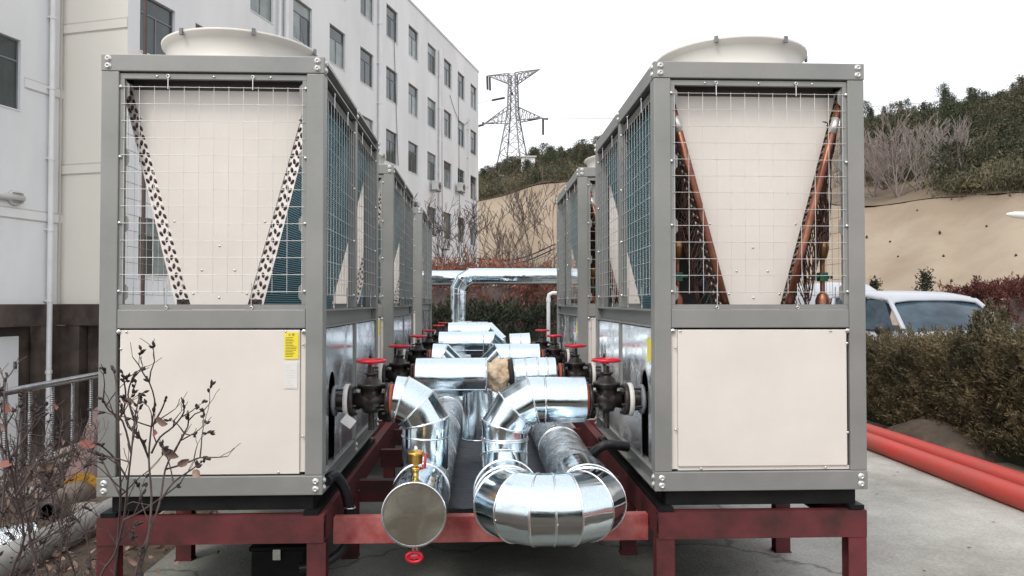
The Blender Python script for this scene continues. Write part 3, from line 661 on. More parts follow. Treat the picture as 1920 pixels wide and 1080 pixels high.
for dz in (0, .13):
    a, b = at(895, 492, 24), at(1040, 466, 22)
    o = MB().tube([a.lerp(b, q / 8) + Vector((0, 0, dz - .25 * math.sin(math.pi * q / 8))) for q in range(9)], .02, 5).build('overhead_cable', M['dark'])
    tag(o, ['upper', 'lower'][dz == 0] + ' dark cable sagging behind the bare trees', 'cable')
# street lamp reaching in from the right
p = at(1905, 405, 26); t = thing('street_lamp', 'white street lamp head reaching in at the right edge before the slope', 'street lamp', (p.x + 2.2, 26, 0))
MB().cyl((0, 0, 0), (0, 0, p.z - .15), .07, .05, 12).build('pole', M['pvc'], t)
MB().tube([(0, 0, p.z - .2), (-.3, 0, p.z - .02), (-1.6, 0, p.z)], .035, 8).build('arm', M['pvc'], t)
MB().lathe((-1.55, 0, p.z + .0), (-1, 0, .06), [(0, .03), (.05, .10), (.3, .14), (.7, .12), (.98, .05), (1.02, .001)], 16).build('lamp_head', M['pvc'], t)

# ---- white car
def car(px, py, rz, lab):
    t = thing('white_car', lab, 'car', (px, py, 0), rz); t.scale = (1.12, 1, 1)
    # length along +y (nose at -y), centre at windscreen base. stations: y, half width, z low, z belt
    body = MB()
    st = [(-1.35, .55, .45, .72), (-1.28, .72, .32, .86), (-1.05, .84, .25, .96), (-.5, .89, .24, 1.04), (0, .90, .24, 1.10), (.8, .91, .24, 1.12), (2.0, .91, .24, 1.12), (2.9, .90, .28, 1.12), (3.25, .82, .36, 1.06), (3.32, .7, .45, .9)]
    N = 10
    for y, w_, zl, zh in st:
        prof = [(0, zl), (w_ * .85, zl), (w_ * .98, zl + .10), (w_, (zl + zh) / 2), (w_ * .985, zh - .14), (w_ * .90, zh - .03), (w_ * .6, zh), (0, zh + .025)]
        ring = prof + [(-a, b) for a, b in prof[-2:0:-1]]
        for a, b in ring: body.v.append((a, y, b))
    n = 14
    for k in range(len(st) - 1):
        for i in range(n): j = (i + 1) % n; body.face((k * n + i, k * n + j, (k + 1) * n + j, (k + 1) * n + i), True)
    body.face(tuple(range(n))); body.face(tuple((len(st) - 1) * n + n - 1 - i for i in range(n)))
    body.build('body', M['carpaint'], t)
    # greenhouse corner points: windscreen base y=0, top y=.72; roof to 2.6; rear down to 3.1
    bl, tp, zr = .80, .62, 1.66
    roof = MB(); ys = [(.66, .62, 1.60), (.85, .655, 1.68), (1.3, .68, 1.74), (1.9, .69, 1.76), (2.5, .67, 1.73), (2.75, .64, 1.66)]
    for y, w_, z in ys:
        for a, dz in ((-1.0, -.10), (-.93, -.035), (-.6, -.006), (0, 0), (.6, -.006), (.93, -.035), (1.0, -.10)): roof.v.append((a * (w_ + .04), y, z + dz))
    for k in range(len(ys) - 1):
        for i in range(6): roof.face((k * 7 + i, k * 7 + i + 1, (k + 1) * 7 + i + 1, (k + 1) * 7 + i), True)
    o = roof.build('roof', M['carpaint'], t); md = o.modifiers.new('solid', 'SOLIDIFY'); md.thickness = .03
    ws = MB(); g = []
    for k in range(5):
        q = k / 4; hw = .76 + (.60 - .76) * q
        for i in range(9):
            a = -1 + i / 4; ws.v.append((a * hw, -.05 + q * .76 + .10 * a * a * (1 - .3 * q), 1.06 + q * .53 + .02 * math.sin(q * math.pi) - .02 * a * a * q))
    for k in range(4):
        for i in range(8): ws.face((k * 9 + i, k * 9 + i + 1, (k + 1) * 9 + i + 1, (k + 1) * 9 + i), True)
    ws.build('windscreen', M['carglass'], t)
    for s in (-1, 1):
        MB().tube([(s * .80, .04, 1.04), (s * .72, .42, 1.34), (s * .655, .74, 1.585), (s * .66, .95, 1.60)], .036, 8).build('pillar', M['carpaint'], t)
        for ya, yb in ((1.38, 1.38), (2.3, 2.45)): MB().tube([(s * .86, ya, 1.08), (s * .70, yb - .05, 1.62)], .035, 8).build('pillar', M['trim'] if ya < 2 else M['carpaint'], t)
        MB().poly([(s * .855, .25, 1.10), (s * .855, 1.36, 1.11), (s * .70, 1.34, 1.60), (s * .69, .82, 1.59)]).build('side_window', M['carglass'], t)
        MB().poly([(s * .855, 1.40, 1.11), (s * .855, 2.28, 1.11), (s * .70, 2.28, 1.62), (s * .70, 1.38, 1.61)]).build('side_window', M['carglass'], t)
        m = MB(); m.lathe((s * .98, .35, 1.12), (0, 1, 0), [(-.09, .001), (-.08, .07), (-.02, .10), (.03, .10), (.04, .001)], 12); m.bar((s * .88, .35, 1.06), (s * .98, .35, 1.08), .04, .03); m.build('mirror', M['trim'], t)
        for y in (-.62, 2.25):
            wh = MB(); wh.lathe((s * .80, y, .33), (s, 0, 0), [(-.1, .2), (-.1, .31), (-.06, .335), (.08, .335), (.11, .31), (.11, .21)], 24); w_ = wh.build('wheel', M['tyre'], t)
            MB().lathe((s * .80, y, .33), (s, 0, 0), [(.10, .21), (.06, .19), (.08, .05), (.09, .001)], 20).build('rim', M['stainless'], w_)
        MB().lathe((s * .62, -1.26, .74), (0, -1, 0), [(-.05, .13), (.02, .11), (.05, .001)], 16).build('headlight', M['glass2'], t)
    MB().box(-.5, .5, -1.37, -1.30, .52, .68).build('grille', M['trim'], t, .02)
    MB().poly([(-.6, 3.12, 1.14), (.6, 3.12, 1.14), (.56, 2.80, 1.62), (-.56, 2.80, 1.62)]).build('rear_window', M['carglass'], t)
    for s in (-.45, .25): MB().tube([(s, -.06, 1.07), (s + .35, -.02, 1.09), (s + .5, .0, 1.10)], .012, 5).build('wiper', M['trim'], t)
car(7.36, 11.05, R(2), 'white car parked behind the hedge with its windscreen towards the camera')
t = thing('white_van', 'white vehicle roof showing between the right front unit and the car', 'van', (7.75, 16.2, 0))
MB().lathe((0, 0, 0), (0, 0, 1), [(.35, .02), (.35, .98), (1.0, 1.0), (1.7, .86), (1.92, .62), (1.98, .3), (2.0, .01)], 24).build('body', M['carpaint'], t)
t.scale = (.9, 2.0, 1)

# red plastic pipes on the pavement edge
for X0, X1, z, r, lab in ((4.06, 4.02, .09, .088, 'red plastic pipe on the pavement nearer to the units'), (4.37, 4.33, .09, .085, 'red plastic pipe lying against the foot of the hedge')):
    pts = [(X1 + (X0 - X1) * q / 14 + .02 * math.sin(q * 1.1 + X0), -1.5 + q * 1.0, z) for q in range(15)]
    o = MB().tube(pts, r, 20).build('red_pipe', M['redpipe']); tag(o, lab, 'pipe', 'red pipes along the hedge')
o = MB()
for i in range(1): pass
rng = np.random.default_rng(8)
mb = MB(); 
for i in range(13):
    for j in range(13):
        x, y = 4.45 + .75 * i / 12, 7.0 + 1.5 * j / 12; e = math.sin(math.pi * i / 12) * math.sin(math.pi * j / 12); mb.v.append((x, y, .30 * e ** .7 + .03 * mn.noise(Vector((x * 9, y * 9, 0)))))
for i in range(12):
    for j in range(12): a = i * 13 + j; mb.face((a, a + 13, a + 14, a + 1), True)
tag(mb.build('soil_heap', M['darksoil']), 'low heap of brown soil between red pipes and hedge', 'soil heap')

# ================================================================== STEEL FRAME
def channel(mb, p0, p1, h, wd, side=1, t=.009):   # C-section: web + two flanges, axis horizontal
    p0, p1 = Vector(p0), Vector(p1); d = (p1 - p0); Ln = d.length; a = math.atan2(d.y, d.x); T = Matrix.Translation(p0) @ Matrix.Rotation(a, 4, 'Z')
    w0, w1 = (0, wd) if side > 0 else (-wd, 0)
    mb.box(0, Ln, *((0, t) if side > 0 else (-t, 0)), -h / 2, h / 2, T); mb.box(0, Ln, *((t, wd) if side > 0 else (-wd, -t)), h / 2 - t, h / 2, T); mb.box(0, Ln, *((t, wd) if side > 0 else (-wd, -t)), -h / 2, -h / 2 + t, T)
fr = thing('steel_support_frame', 'dark red steel frame on legs carrying both rows of units and the pipes', 'frame', (0, 3.6, 0))
ZB, HB = .465, .13
XL0, XL1, XR0, XR1 = -1.82, -.757, .86, 1.895
def fbeam(name, p0, p1, side, m='steelred'):
    mb = MB(); channel(mb, p0, p1, HB, .06, side); return mb.build(name, M[m], fr)
fbeam('front_beam', (XL0, 0, ZB), (XL1, 0, ZB), 1); fbeam('front_beam', (XR0, 0, ZB - .004), (XR1, 0, ZB - .004), 1)
o = fbeam('cross_beam', (XL1 + .005, .21, .393), (XR0 - .005, .21, .391), 1, 'primer'); o['label'] = 'scuffed paler red beam between the two rows'
for x, s in ((XL0, -1), (XL1 - .0, 1), (XR0, -1), (XR1, 1)):
    mb = MB(); channel(mb, (x, .063, ZB - .001), (x, 8.3, ZB - .001), HB, .06, s if x in (XL1, XR1) else s); mb.build('long_beam', M['steelred'], fr)
for y in (1.0, 1.95, 2.8, 3.75, 4.7, 5.65, 6.6, 7.5):
    fbeam('cross_beam', (XL1 + .005, y, .392), (XR0 - .005, y, .392), 1)
    fbeam('cross_beam', (XL0 + .07, y, ZB - .003), (XL1 - .07, y, ZB - .003), 1); fbeam('cross_beam', (XR0 + .07, y, ZB - .003), (XR1 - .07, y, ZB - .003), 1)
for x in (XL0 + .045, XL1 - .035, XR0 + .035, XR1 - .045):
    for y in (.04, .95, 2.8, 4.7, 6.6, 8.2):
        mb = MB(); hh = ZB - HB / 2 - .001
        mb.box(x - .045, x + .045, y - .036, y - .028, .02, hh); mb.box(x - .045, x + .045, y + .028, y + .036, .02, hh); mb.box(x - .004, x + .004, y - .028, y + .028, .02, hh); mb.box(x - .05, x + .05, y - .042, y + .042, .012, .02)
        mb.build('leg', M['steelred'], fr)
o = MB()
for i in range(9):
    for j in range(41): x = -.33 + .96 * i / 8; y = .3 + 8.0 * j / 40; o.v.append((x, y, .472 + .010 * mn.noise(Vector((x * 5, y * 2.3, 0))) + .01 * (i % 2)))
for i in range(8):
    for j in range(40): a = i * 41 + j; o.face((a, a + 41, a + 42, a + 1), True)
o = o.build('rubber_sheet', M['sheet'], loc=(0, 3.6, 0)); tag(o, 'black rubber sheet lying under the silver pipes between the rows', 'sheet')

# ================================================================== CHILLER UNITS
W, LN, HT = 1.06, 1.90, 2.112
Z0 = .628
bolt_me = MB().lathe((0, 0, 0), (0, -1, 0), [(0, .0165), (.002, .0165), (.0022, .0105), (.008, .0105), (.009, .0085), (.009, .006), (.003, .0055), (.003, .0003)], 14).mesh('bolt', M['washer'])
def text_mesh(body, size, mat):
    cu = bpy.data.curves.new('txt', 'FONT'); cu.body = body; cu.size = size; cu.align_x = 'CENTER'; cu.resolution_u = 2
    o = bpy.data.objects.new('txt', cu); C.objects.link(o); bpy.context.view_layer.update()
    me = bpy.data.meshes.new_from_object(o.evaluated_get(bpy.context.evaluated_depsgraph_get())); bpy.data.objects.remove(o); me.materials.clear(); me.materials.append(mat); return me
def chiller(kind, s, label, loc, group):
    """kind 'L' perforated coil plates towards the camera, 'R' copper headers; s = +1 / -1 side of the aisle"""
    t = thing('air_cooled_chiller', label, 'chiller', loc, 0, group); fm = M['frame']; hw = W / 2; pw = .085; bv = .004
    for sx in (-1, 1):
        for y0, y1 in ((.002, pw), (LN - pw, LN - .002)):
            box('corner_post', fm, t, *sorted((sx * (hw - .002), sx * (hw - pw))), y0, y1, .094, HT - .083, bevel=bv)
    for y0, y1 in ((0, .05), (LN - .05, LN)):
        box('top_rail', fm, t, -hw, hw, y0, y1, HT - .082, HT, bevel=bv); box('bottom_rail', fm, t, -hw, hw, y0, y1, 0, .093, bevel=bv)
        ya, yb = (.004, .045) if y0 == 0 else (LN - .045, LN - .004)
        box('middle_rail', fm, t, -hw + pw + .001, hw - pw - .001, ya, yb, .797, .888, bevel=bv)
        yc = ya + .008 if y0 == 0 else yb - .012
        box('grille_ledge', fm, t, -hw + pw + .001, hw - pw - .001, yc, yc + .02, .889, .912)
        box('grille_ledge', fm, t, -hw + pw + .001, hw - pw - .001, yc, yc + .02, 1.998, 2.022)
        if y0 == 0:
            for xx in (-.27, .0, .27): MB().lathe((xx, yc, 2.010), (0, -1, 0), [(0, .007), (.002, .007), (.005, .003), (.0051, .0002)], 8).build('screw', M['bolt'], t)
        for sx in (-1, 1): box('side_angle', fm, t, *sorted((sx * (hw - pw - .0005), sx * (hw - pw - .022))), yc, yc + .02, .913, 1.997)
    for sx in (-1, 1):
        xa, xb = sorted((sx * (hw - .001), sx * (hw - .045)))
        for z0, z1, nm in ((HT - .082, HT - .001, 'top_rail'), (.001, .093, 'bottom_rail'), (.797, .888, 'middle_rail')):
            a, b = (.051, LN - .051) if nm != 'middle_rail' else (pw + .001, LN - pw - .001)
            if sx == s and not (nm == 'top_rail' and kind == 'R'):
                xw, xo = sx * (hw - .040), sx * (hw - .001); cm = MB()
                cm.box(*sorted((xw, xw - sx * .005)), a, b, z0, z1); tl = .016 if nm == 'top_rail' else .009
                cm.box(*sorted((xw, xo)), a, b, z1 - tl, z1); cm.box(*sorted((xw, xo)), a, b, z0, z0 + .007)
                cm.build(nm, fm, t)
            else: box(nm, fm, t, xa, xb, a, b, z0, z1, bevel=bv)
        for z0, z1 in ((.094, .796), (.889, HT - .083)): box('middle_post', fm, t, *sorted((sx * (hw - .004), sx * (hw - .05))), LN / 2 - .03, LN / 2 + .03, z0, z1, bevel=bv)
        for y in (LN / 2,):
            for z in (HT - .025, HT - .055, .03, .06): link('bolt', bolt_me, t, loc=(sx * (hw), y, z), rot=(0, 0, sx * R(90)))
        for y in (.03, LN - .03):
            for z in (HT - .025, HT - .06, .03, .065): link('bolt', bolt_me, t, loc=(sx * (hw), y, z), rot=(0, 0, sx * R(90)))
        for z in (HT - .022, HT - .058, .028, .064): link('bolt', bolt_me, t, loc=(sx * (hw - .034), 0, z))
    # decks and inner walls
    box('base_pan', M['dark'], t, -hw + .05, hw - .05, .055, LN - .055, .012, .05)
    box('tray', M['underdeck'], t, -hw + .05, hw - .05, .055, LN - .055, .84, .86)
    box('roof_deck', M['underdeck'], t, -hw + .046, hw - .046, .052, LN - .052, HT - .02, HT - .004)
    box('roof_baffle', M['underdeck'], t, -hw + pw + .024, hw - pw - .024, .10, .115, 1.968, HT - .025)
    box('roof_baffle', M['underdeck'], t, -hw + pw + .024, hw - pw - .024, LN - .115, LN - .10, 1.968, HT - .025)
    # coils in a V
    zb, zt = .862, 1.990; ib, it = .125, .436; th = .076; yA, yB = .115, LN - .115
    for sx in (-1, 1):
        P = [(sx * ib, zb), (sx * (ib + th), zb), (sx * (it + th * .62), zt), (sx * it, zt)] if sx > 0 else [(-(ib + th), zb), (-ib, zb), (-it, zt), (-(it + th * .62), zt)]
        co = MB(); n_ = len(P); b = len(co.v)
        co.v += [(x, yA, z) for x, z in P] + [(x, yB, z) for x, z in P]
        co.face((0, 1, 2, 3)); co.face((7, 6, 5, 4))
        for i in range(4): j = (i + 1) % 4; co.face((i, i + 4, j + 4, j))
        c_ = co.build('finned_coil', M['fins'], t)
        for yy, k_ in ((yA, -1), (yB, 1)):
            pl = MB(); ya, yb = (yy - .006, yy - .001) if k_ < 0 else (yy + .001, yy + .006); pl.v += [(x, ya, z) for x, z in P] + [(x, yb, z) for x, z in P]
            pl.face((0, 1, 2, 3)); pl.face((7, 6, 5, 4))
            for i in range(4): j = (i + 1) % 4; pl.face((i, i + 4, j + 4, j))
            plate = pl.build('coil_end_plate', M['coilplate'] if kind == 'L' else M['coilside'], t)
            if k_ > 0: continue
            m = MB(); dx, dz = it - ib, zt - zb; Ld = math.hypot(dx, dz); ux, uz = dx / Ld, dz / Ld; NR = 26
            for r_ in range(NR):
                for c in range(3):
                    q = (r_ + (.5 if c % 2 else .15)) / NR; off = .012 + c * .0225; off += (0 if kind == 'L' or sx > 0 else .022); x = ib + off + dx * q * 1.0; z = zb + dz * q
                    if z > zt - .03: continue
                    x = sx * (x - (off * .35 * q)); a = math.atan2(uz, ux) + (.35 if c % 2 else -.25)
                    if kind == 'L':
                        b = len(m.v); A, B_ = .0148, .0074
                        for lay, rad in ((-.0075, 1), (-.0115, .6)):
                            for i in range(8): th_ = 2 * math.pi * i / 8; u_ = math.cos(th_) * A * rad; v_ = math.sin(th_) * B_ * rad; m.v.append((x + sx * (u_ * math.cos(a) - v_ * math.sin(a)), ya + lay + .0055, z + u_ * math.sin(a) + v_ * math.cos(a)))
                        for i in range(8): j = (i + 1) % 8; m.face((b + i, b + j, b + 8 + j, b + 8 + i), True)
                        m.face(tuple(b + 8 + i for i in range(8)), True)
                    elif c < 2:
                        e = .016; p0 = Vector((x - sx * e * math.cos(a), ya, z - e * math.sin(a))); p1 = Vector((x + sx * e * math.cos(a), ya, z + e * math.sin(a))); mid = (p0 + p1) / 2 + Vector((0, -.032, 0))
                        m.tube([p0, p0.lerp(mid, .6) + Vector((0, -.006, 0)), mid, p1.lerp(mid, .6) + Vector((0, -.006, 0)), p1], .0062, 6, caps=False)
            m.build('tube_bends', M['hole'] if kind == 'L' else M['bend'], plate)
        if kind == 'R':
            if sx < 0:
                m = MB(); Q = [(-.437, zb + .02), (-(ib + .03), zb + .02), (-(it - .02), zt - .04), (-.437, zt - .04)]; m.v += [(x, .205, z) for x, z in Q] + [(x, .209, z) for x, z in Q]
                m.face((0, 1, 2, 3)); m.face((7, 6, 5, 4))
                for i in range(4): j = (i + 1) % 4; m.face((i, i + 4, j + 4, j))
                m.build('black_baffle', M['dark'], t)
            # copper header, distributor, capillaries
            y_ = .052
            a0 = Vector((sx * (ib + .022), y_, zb + .01)); a1 = Vector((sx * (it + .006), y_, zt - .02))
            hd = MB().tube([a0, a0.lerp(a1, .3), a0.lerp(a1, .6), a1], .0185, 14).build('copper_header', M['copper'], t)
            MB().tube([a0.lerp(a1, .82), a0.lerp(a1, .89)], .0195, 14).build('foil_wrap', M['galv'], hd)
            xd = sx * .375 - .005; yd = .13; dz_ = 1.20
            ds = MB(); ds.lathe((xd, yd, dz_), (0, 0, 1), [(-.10, .011), (-.06, .013), (-.05, .022), (0, .034), (.03, .036), (.032, .001)], 18); d_ = ds.build('distributor', M['distributor'], t)
            MB().cyl((xd, yd, .90), (xd, yd, dz_ - .08), .012, n=12).build('liquid_pipe', M['copper'], t)
            MB().lathe((xd, yd, .862), (0, 0, 1), [(0, .034), (.07, .036), (.10, .026), (.11, .014)], 18).build('copper_fitting', M['copper'], t)
            m = MB(); m.box(xd - .020, xd + .020, yd - .02, yd + .02, 1.03, 1.075); m.cyl((xd - .055, yd, 1.052), (xd + .05, yd, 1.052), .010, n=10); m.box(xd - .05, xd - .035, yd - .015, yd + .015, 1.035, 1.07); m.build('solenoid_valve', M['green'], t)
            rg = random.Random(5 if sx > 0 else 6); cp = MB()
            for k in range(46):
                q = (k + .7) / 46; tgt = a0.lerp(a1, q * .95) + Vector((sx * .035, .035, 0)); a = rg.uniform(0, 6.28)
                st_ = Vector((xd + .028 * math.cos(a), yd + .028 * math.sin(a), dz_ + .03)); up = st_ + Vector((rg.uniform(-.01, .01), 0, rg.uniform(.04, .10)))
                hi = Vector((xd + rg.uniform(-.04, .05), yd + rg.uniform(-.04, .03), max(dz_ + .05, tgt.z * .6 + dz_ * .4) + rg.uniform(-.05, .22)))
                if tgt.z < dz_: hi = Vector((xd + rg.uniform(-.05, .05) - sx * .05, yd - rg.uniform(.0, .05), dz_ + rg.uniform(.02, .10)))
                sag = Vector(((tgt.x * .6 + xd * .4), yd - .04, tgt.z - rg.uniform(.05, .14)))
                C_ = [st_, up, hi, sag, tgt]; pts = []
                for i in range(len(C_) - 1):
                    p0, p1, p2, p3 = C_[max(i - 1, 0)], C_[i], C_[i + 1], C_[min(i + 2, len(C_) - 1)]
                    for u_ in (0, .25, .5, .75): pts.append(.5 * ((2 * p1) + (p2 - p0) * u_ + (2 * p0 - 5 * p1 + 4 * p2 - p3) * u_ ** 2 + (3 * p1 - p0 - 3 * p2 + p3) * u_ ** 3))
                pts.append(C_[-1])
                for p in pts: p.x = max(-.432, min(.432, p.x)); p.z = min(p.z, 1.9)
                cp.tube(pts, .0029, 4, caps=False)
            cp.build('capillary_tubes', M['capil'], t)
        # insulating dark strip at coil foot
        MB().box(*sorted((sx * (ib + .004), sx * (ib + th + .004))), yA - .0105, yA - .0065, zb, zb + .075).build('coil_foot', M['dark'], t)
    # cream V end sheets (slightly in front of the coils' inner edge)
    for yy in (yA - .012, yB + .008):
        m = MB(); P = [(-ib, zb), (ib, zb), (it, zt), (-it, zt)]; m.v += [(x, yy, z) for x, z in P] + [(x, yy + .003, z) for x, z in P]
        m.face((0, 1, 2, 3)); m.face((7, 6, 5, 4))
        for i in range(4): j = (i + 1) % 4; m.face((i, i + 4, j + 4, j))
        vp = m.build('v_end_sheet', M['cream'], t)
        if yy < 1:
            m = MB()
            for x, z in ((-.085, 1.08), (.075, 1.08), (0, 1.20), (0, .945), (.0 - .125, .965), (.135, .965), (-.385, 1.83), (.385, 1.83), (-.22, 1.32), (.22, 1.32)): m.lathe((x, yy, z), (0, -1, 0), [(0, .006), (.002, .006), (.004, .003), (.0041, .0002)], 8)
            m.build('screws', M['bolt'], vp)
    # wire guards
    def guard(T, wd, zlo, zhi, nvw, nhz, hooks):
        m = MB(); r = .00145
        for i in range(nvw): x = wd * i / (nvw - 1); m.cyl(T @ Vector((x, 0, zlo)), T @ Vector((x, 0, zhi + .006)), r, n=5, caps=False)
        for i in range(nhz): z = zlo + .008 + (zhi - zlo - .008) * i / (nhz - 1); m.cyl(T @ Vector((-.012, -.004, z)), T @ Vector((wd + .012, -.004, z)), r, n=5, caps=False)
        o_ = m.build('wire_guard', M['wire'], t); h = MB()
        for x in hooks:
            h.cyl(T @ Vector((x, -.006, zhi - .01)), T @ Vector((x, -.006, 2.004)), .0026, n=6); h.cyl(T @ Vector((x, -.006, .90)), T @ Vector((x, -.006, zlo + .05)), .0026, n=6)
            for z in (2.009, .896): h.tube([T @ Vector((x + .007 * math.cos(a * .785), -.007, z + .008 * math.sin(a * .785))) for a in range(8)], .0026, 5, closed=True)
        for z in (zhi, zlo + (zhi - zlo) * .66, zlo + (zhi - zlo) * .34, zlo + .01):
            for x in (-.016, wd + .016): h.lathe(T @ Vector((x, -.004, z)), T.to_3x3() @ Vector((0, -1, 0)), [(-.004, .008), (.004, .008), (.006, .003), (.0061, .0005)], 8)
        h.build('guard_clips', M['bolt'], o_)
    wdf = W - 2 * pw - .044
    guard(Matrix.Translation((-wdf / 2, .012, 0)), wdf, .965, 1.957, 13, 13, (wdf * .245, wdf * .72))
    guard(Matrix.Translation((wdf / 2, LN - .012, 0)) @ Matrix.Rotation(math.pi, 4, 'Z'), wdf, .965, 1.957, 13, 13, (wdf * .245, wdf * .72))
    bw = LN / 2 - .03 - pw - .03
    for sx in (-1, 1):
        for y0 in (pw + .015, LN / 2 + .045):
            if sx > 0: T = Matrix.Translation((hw - .016, y0, 0)) @ Matrix.Rotation(R(90), 4, 'Z')
            else: T = Matrix.Translation((-hw + .016, y0 + bw, 0)) @ Matrix.Rotation(R(-90), 4, 'Z')
            guard(T, bw, .955, 1.95, 12, 13, (bw * .25, bw * .72))
            box('guard_bracket', M['underdeck'], t, *sorted((sx * (hw - .02), sx * (hw - .045))), y0 - .014, y0 + bw + .014, 1.955, 2.0)
    # scalloped inner lugs beside the front guard
    for sx in (-1, 1):
        for z in (1.945, 1.62, 1.30, .97):
            m = MB()
            x0 = sx * (hw - pw - .022); pts = [(x0, z - .045), (x0 - sx * .018, z - .025), (x0 - sx * .018, z + .025), (x0, z + .045)]
            m.poly([(a, .024, b) for a, b in (pts if sx < 0 else pts[::-1])]); m.poly([(a, .027, b) for a, b in (pts if sx > 0 else pts[::-1])]); m.build('guard_lug', fm, t)
    # lower panels
    fp = .012
    for yy, d_ in ((fp, -1), (LN - fp, 1)):
        ya, yb = sorted((yy, yy + (.012)))
        if kind == 'L':
            pnl = box('front_panel', M['cream'], t, -.430, .418, ya - .005, yb, .100, .790, bevel=.003)
            box('panel_edge', M['cream'], t, .4195, .4435, ya + .004, yb, .108, .785)
        else:
            pnl = box('front_panel', M['cream'], t, -.412, .432, ya - .004, yb, .118, .788, bevel=.003)
            box('panel_edge', M['cream'], t, -.4435, -.4135, ya + .004, yb, .105, .790); box('panel_edge', M['cream'], t, -.413, .4435, ya + .005, yb, .098, .1165)
        if d_ < 0:
            m = MB()
            for x, z in ((-.40, .781), (.35, .781), (.434, .72), (.434, .28), (-.425, .70), (-.425, .30), (-.30, .109), (.32, .109)): m.lathe((x, ya - .0055, z), (0, -1, 0), [(0, .0065), (.002, .0065), (.005, .003), (.0051, .0002)], 8)
            m.build('screws', M['bolt'], pnl)
            for sx in (-1, 1): MB().lathe((sx * .4365, .010, .782), (0, -1, 0), [(0, .012), (.006, .012), (.008, .006), (.0081, .0002)], 12).build('panel_bolt', M['bolt'], t)
    if kind == 'L':
        st = MB().box(.345, .412, fp - .0085, fp - .0065, .650, .778).build('caution_sticker', M['yellow'], t)
        m = MB(); rg = random.Random(4)
        for i in range(13): z = .752 - i * .0075; m.box(.350, .350 + rg.uniform(.03, .057), fp - .0092, fp - .0087, z, z + .0022)
        m.build('printed_lines', M['ink'], st)
        try:
            tm = text_mesh('注 意', .014, M['ink']); link('heading', tm, st, loc=(.378, fp - .0095, .762), rot=(R(90), 0, 0))
        except Exception as e: print('text', e)
        o2 = MB().box(.345, .408, fp - .0080, fp - .0065, .508, .636).build('data_label', M['white'], t); m = MB()
        for i in range(9): z = .62 - i * .012; m.box(.352, .352 + rg.uniform(.02, .045), fp - .0085, fp - .0081, z, z + .0012)
        m.box(.350, .404, fp - .0085, fp - .0081, .512, .5135); m.build('printed_lines', M['groove'], o2)
    # aisle side panels with pipe slots, far side plain
    for k, (y0, y1) in enumerate(((pw + .004, LN / 2 - .034), (LN / 2 + .034, LN - pw - .004))):
        for sx in (-1, 1):
            x = sx * (hw - .012); yc = (.275, 1.58)[k]; xi = x - sx * .004
            if sx == s:
                za, zc_ = .12, .46; r_ = .085
                out_ = [(y0, .098), (yc - r_, .098), (yc - r_, zc_)] + [(yc - r_ * math.cos(a), zc_ + r_ * 1.25 * math.sin(a)) for a in [math.pi * i / 12 for i in range(1, 12)]] + [(yc + r_, zc_), (yc + r_, .098), (y1, .098), (y1, .790), (y0, .790)]
                m = MB(); n_ = len(out_); A = [(x, y, z) for y, z in out_]; B_ = [(xi, y, z) for y, z in out_]; m.poly(A if sx > 0 else A[::-1]); m.poly(B_[::-1] if sx > 0 else B_)
                for i in range(n_): j = (i + 1) % n_; m.poly([A[i], B_[i], B_[j], A[j]])
                m.build('side_panel', M['steel'], t)
            else: box('side_panel', M['cream'], t, *sorted((x, xi)), y0, y1, .098, .790)
    if kind == 'R': 
        x_ = -hw + .0115; MB().box(x_ - .003, x_ - .001, .12, .20, .62, .74).build('caution_sticker', M['yellow'], t)
    box('inner_casing', M['dark'], t, -hw + .06, hw - .06, .06, LN - .06, .052, .78)
    # black base channels
    for y0, y1 in ((.03, .10), (LN - .10, LN - .03)): box('base_channel', M['black'], t, -hw + .06, hw - .05, y0, y1, -.075, -.002)
    for sx in (-1, 1): box('base_channel', M['black'], t, *sorted((sx * (hw - .02), sx * (hw - .09))), -.0, LN, -.098, -.076); box('base_channel', M['black'], t, *sorted((sx * (hw - .055), sx * (hw - .065))), .101, LN - .101, -.075, -.002)
    # fan cowls
    for y in (.45, 1.42):
        m = MB(); m.lathe((0, y, HT - .004), (0, 0, 1), [(0, .385), (.02, .372), (.09, .374), (.125, .386), (.145, .404), (.156, .406), (.156, .399), (.143, .396), (.12, .372), (.0, .362)], 64)
        cw = m.build('fan_cowl', M['cowl'], t)
        g = MB()
        for rr_ in (.06, .12, .18, .24, .30, .36): g.tube([(rr_ * math.cos(a * math.pi / 16), y + rr_ * math.sin(a * math.pi / 16), HT + .125) for a in range(32)], .003, 4, closed=True)
        for a in range(6): g.cyl((0, y, HT + .12), (.365 * math.cos(a * 1.047), y + .365 * math.sin(a * 1.047), HT + .12), .004, n=5)
        g.build('fan_guard', M['wire'], cw)
        for a in (-2.05, -1.15, -.2, .8, 1.9, 2.9):
            ca, sa = math.cos(a), math.sin(a); b = MB(); Tm = Matrix.Translation((.408 * ca, y + .408 * sa, HT + .142)) @ Matrix.Rotation(a, 4, 'Z'); b.box(-.006, .006, -.009, .009, -.014, .018, Tm); b.build('cowl_clip', M['alu'], cw)
        f_ = MB(); f_.lathe((0, y, HT + .02), (0, 0, 1), [(0, .07), (.06, .07), (.07, .05), (.075, .001)], 20)
        for a in range(5):
            Tm = Matrix.Translation((0, y, HT + .045)) @ Matrix.Rotation(a * 1.2566, 4, 'Z') @ Matrix.Rotation(R(28), 4, 'X'); f_.box(.06, .345, -.05, .05, -.003, .003, Tm)
        f_.build('fan', M['trim'], cw)
    return t
XLc, XRc = (-1.829 - .757) / 2, (.842 + 1.903) / 2
LP = [(3.6, 'grey air cooled chiller, left front unit behind the leafless shrub'), (6.40, 'grey air cooled chiller, middle one of the left row'), (9.45, 'grey air cooled chiller, farthest of the left row')]
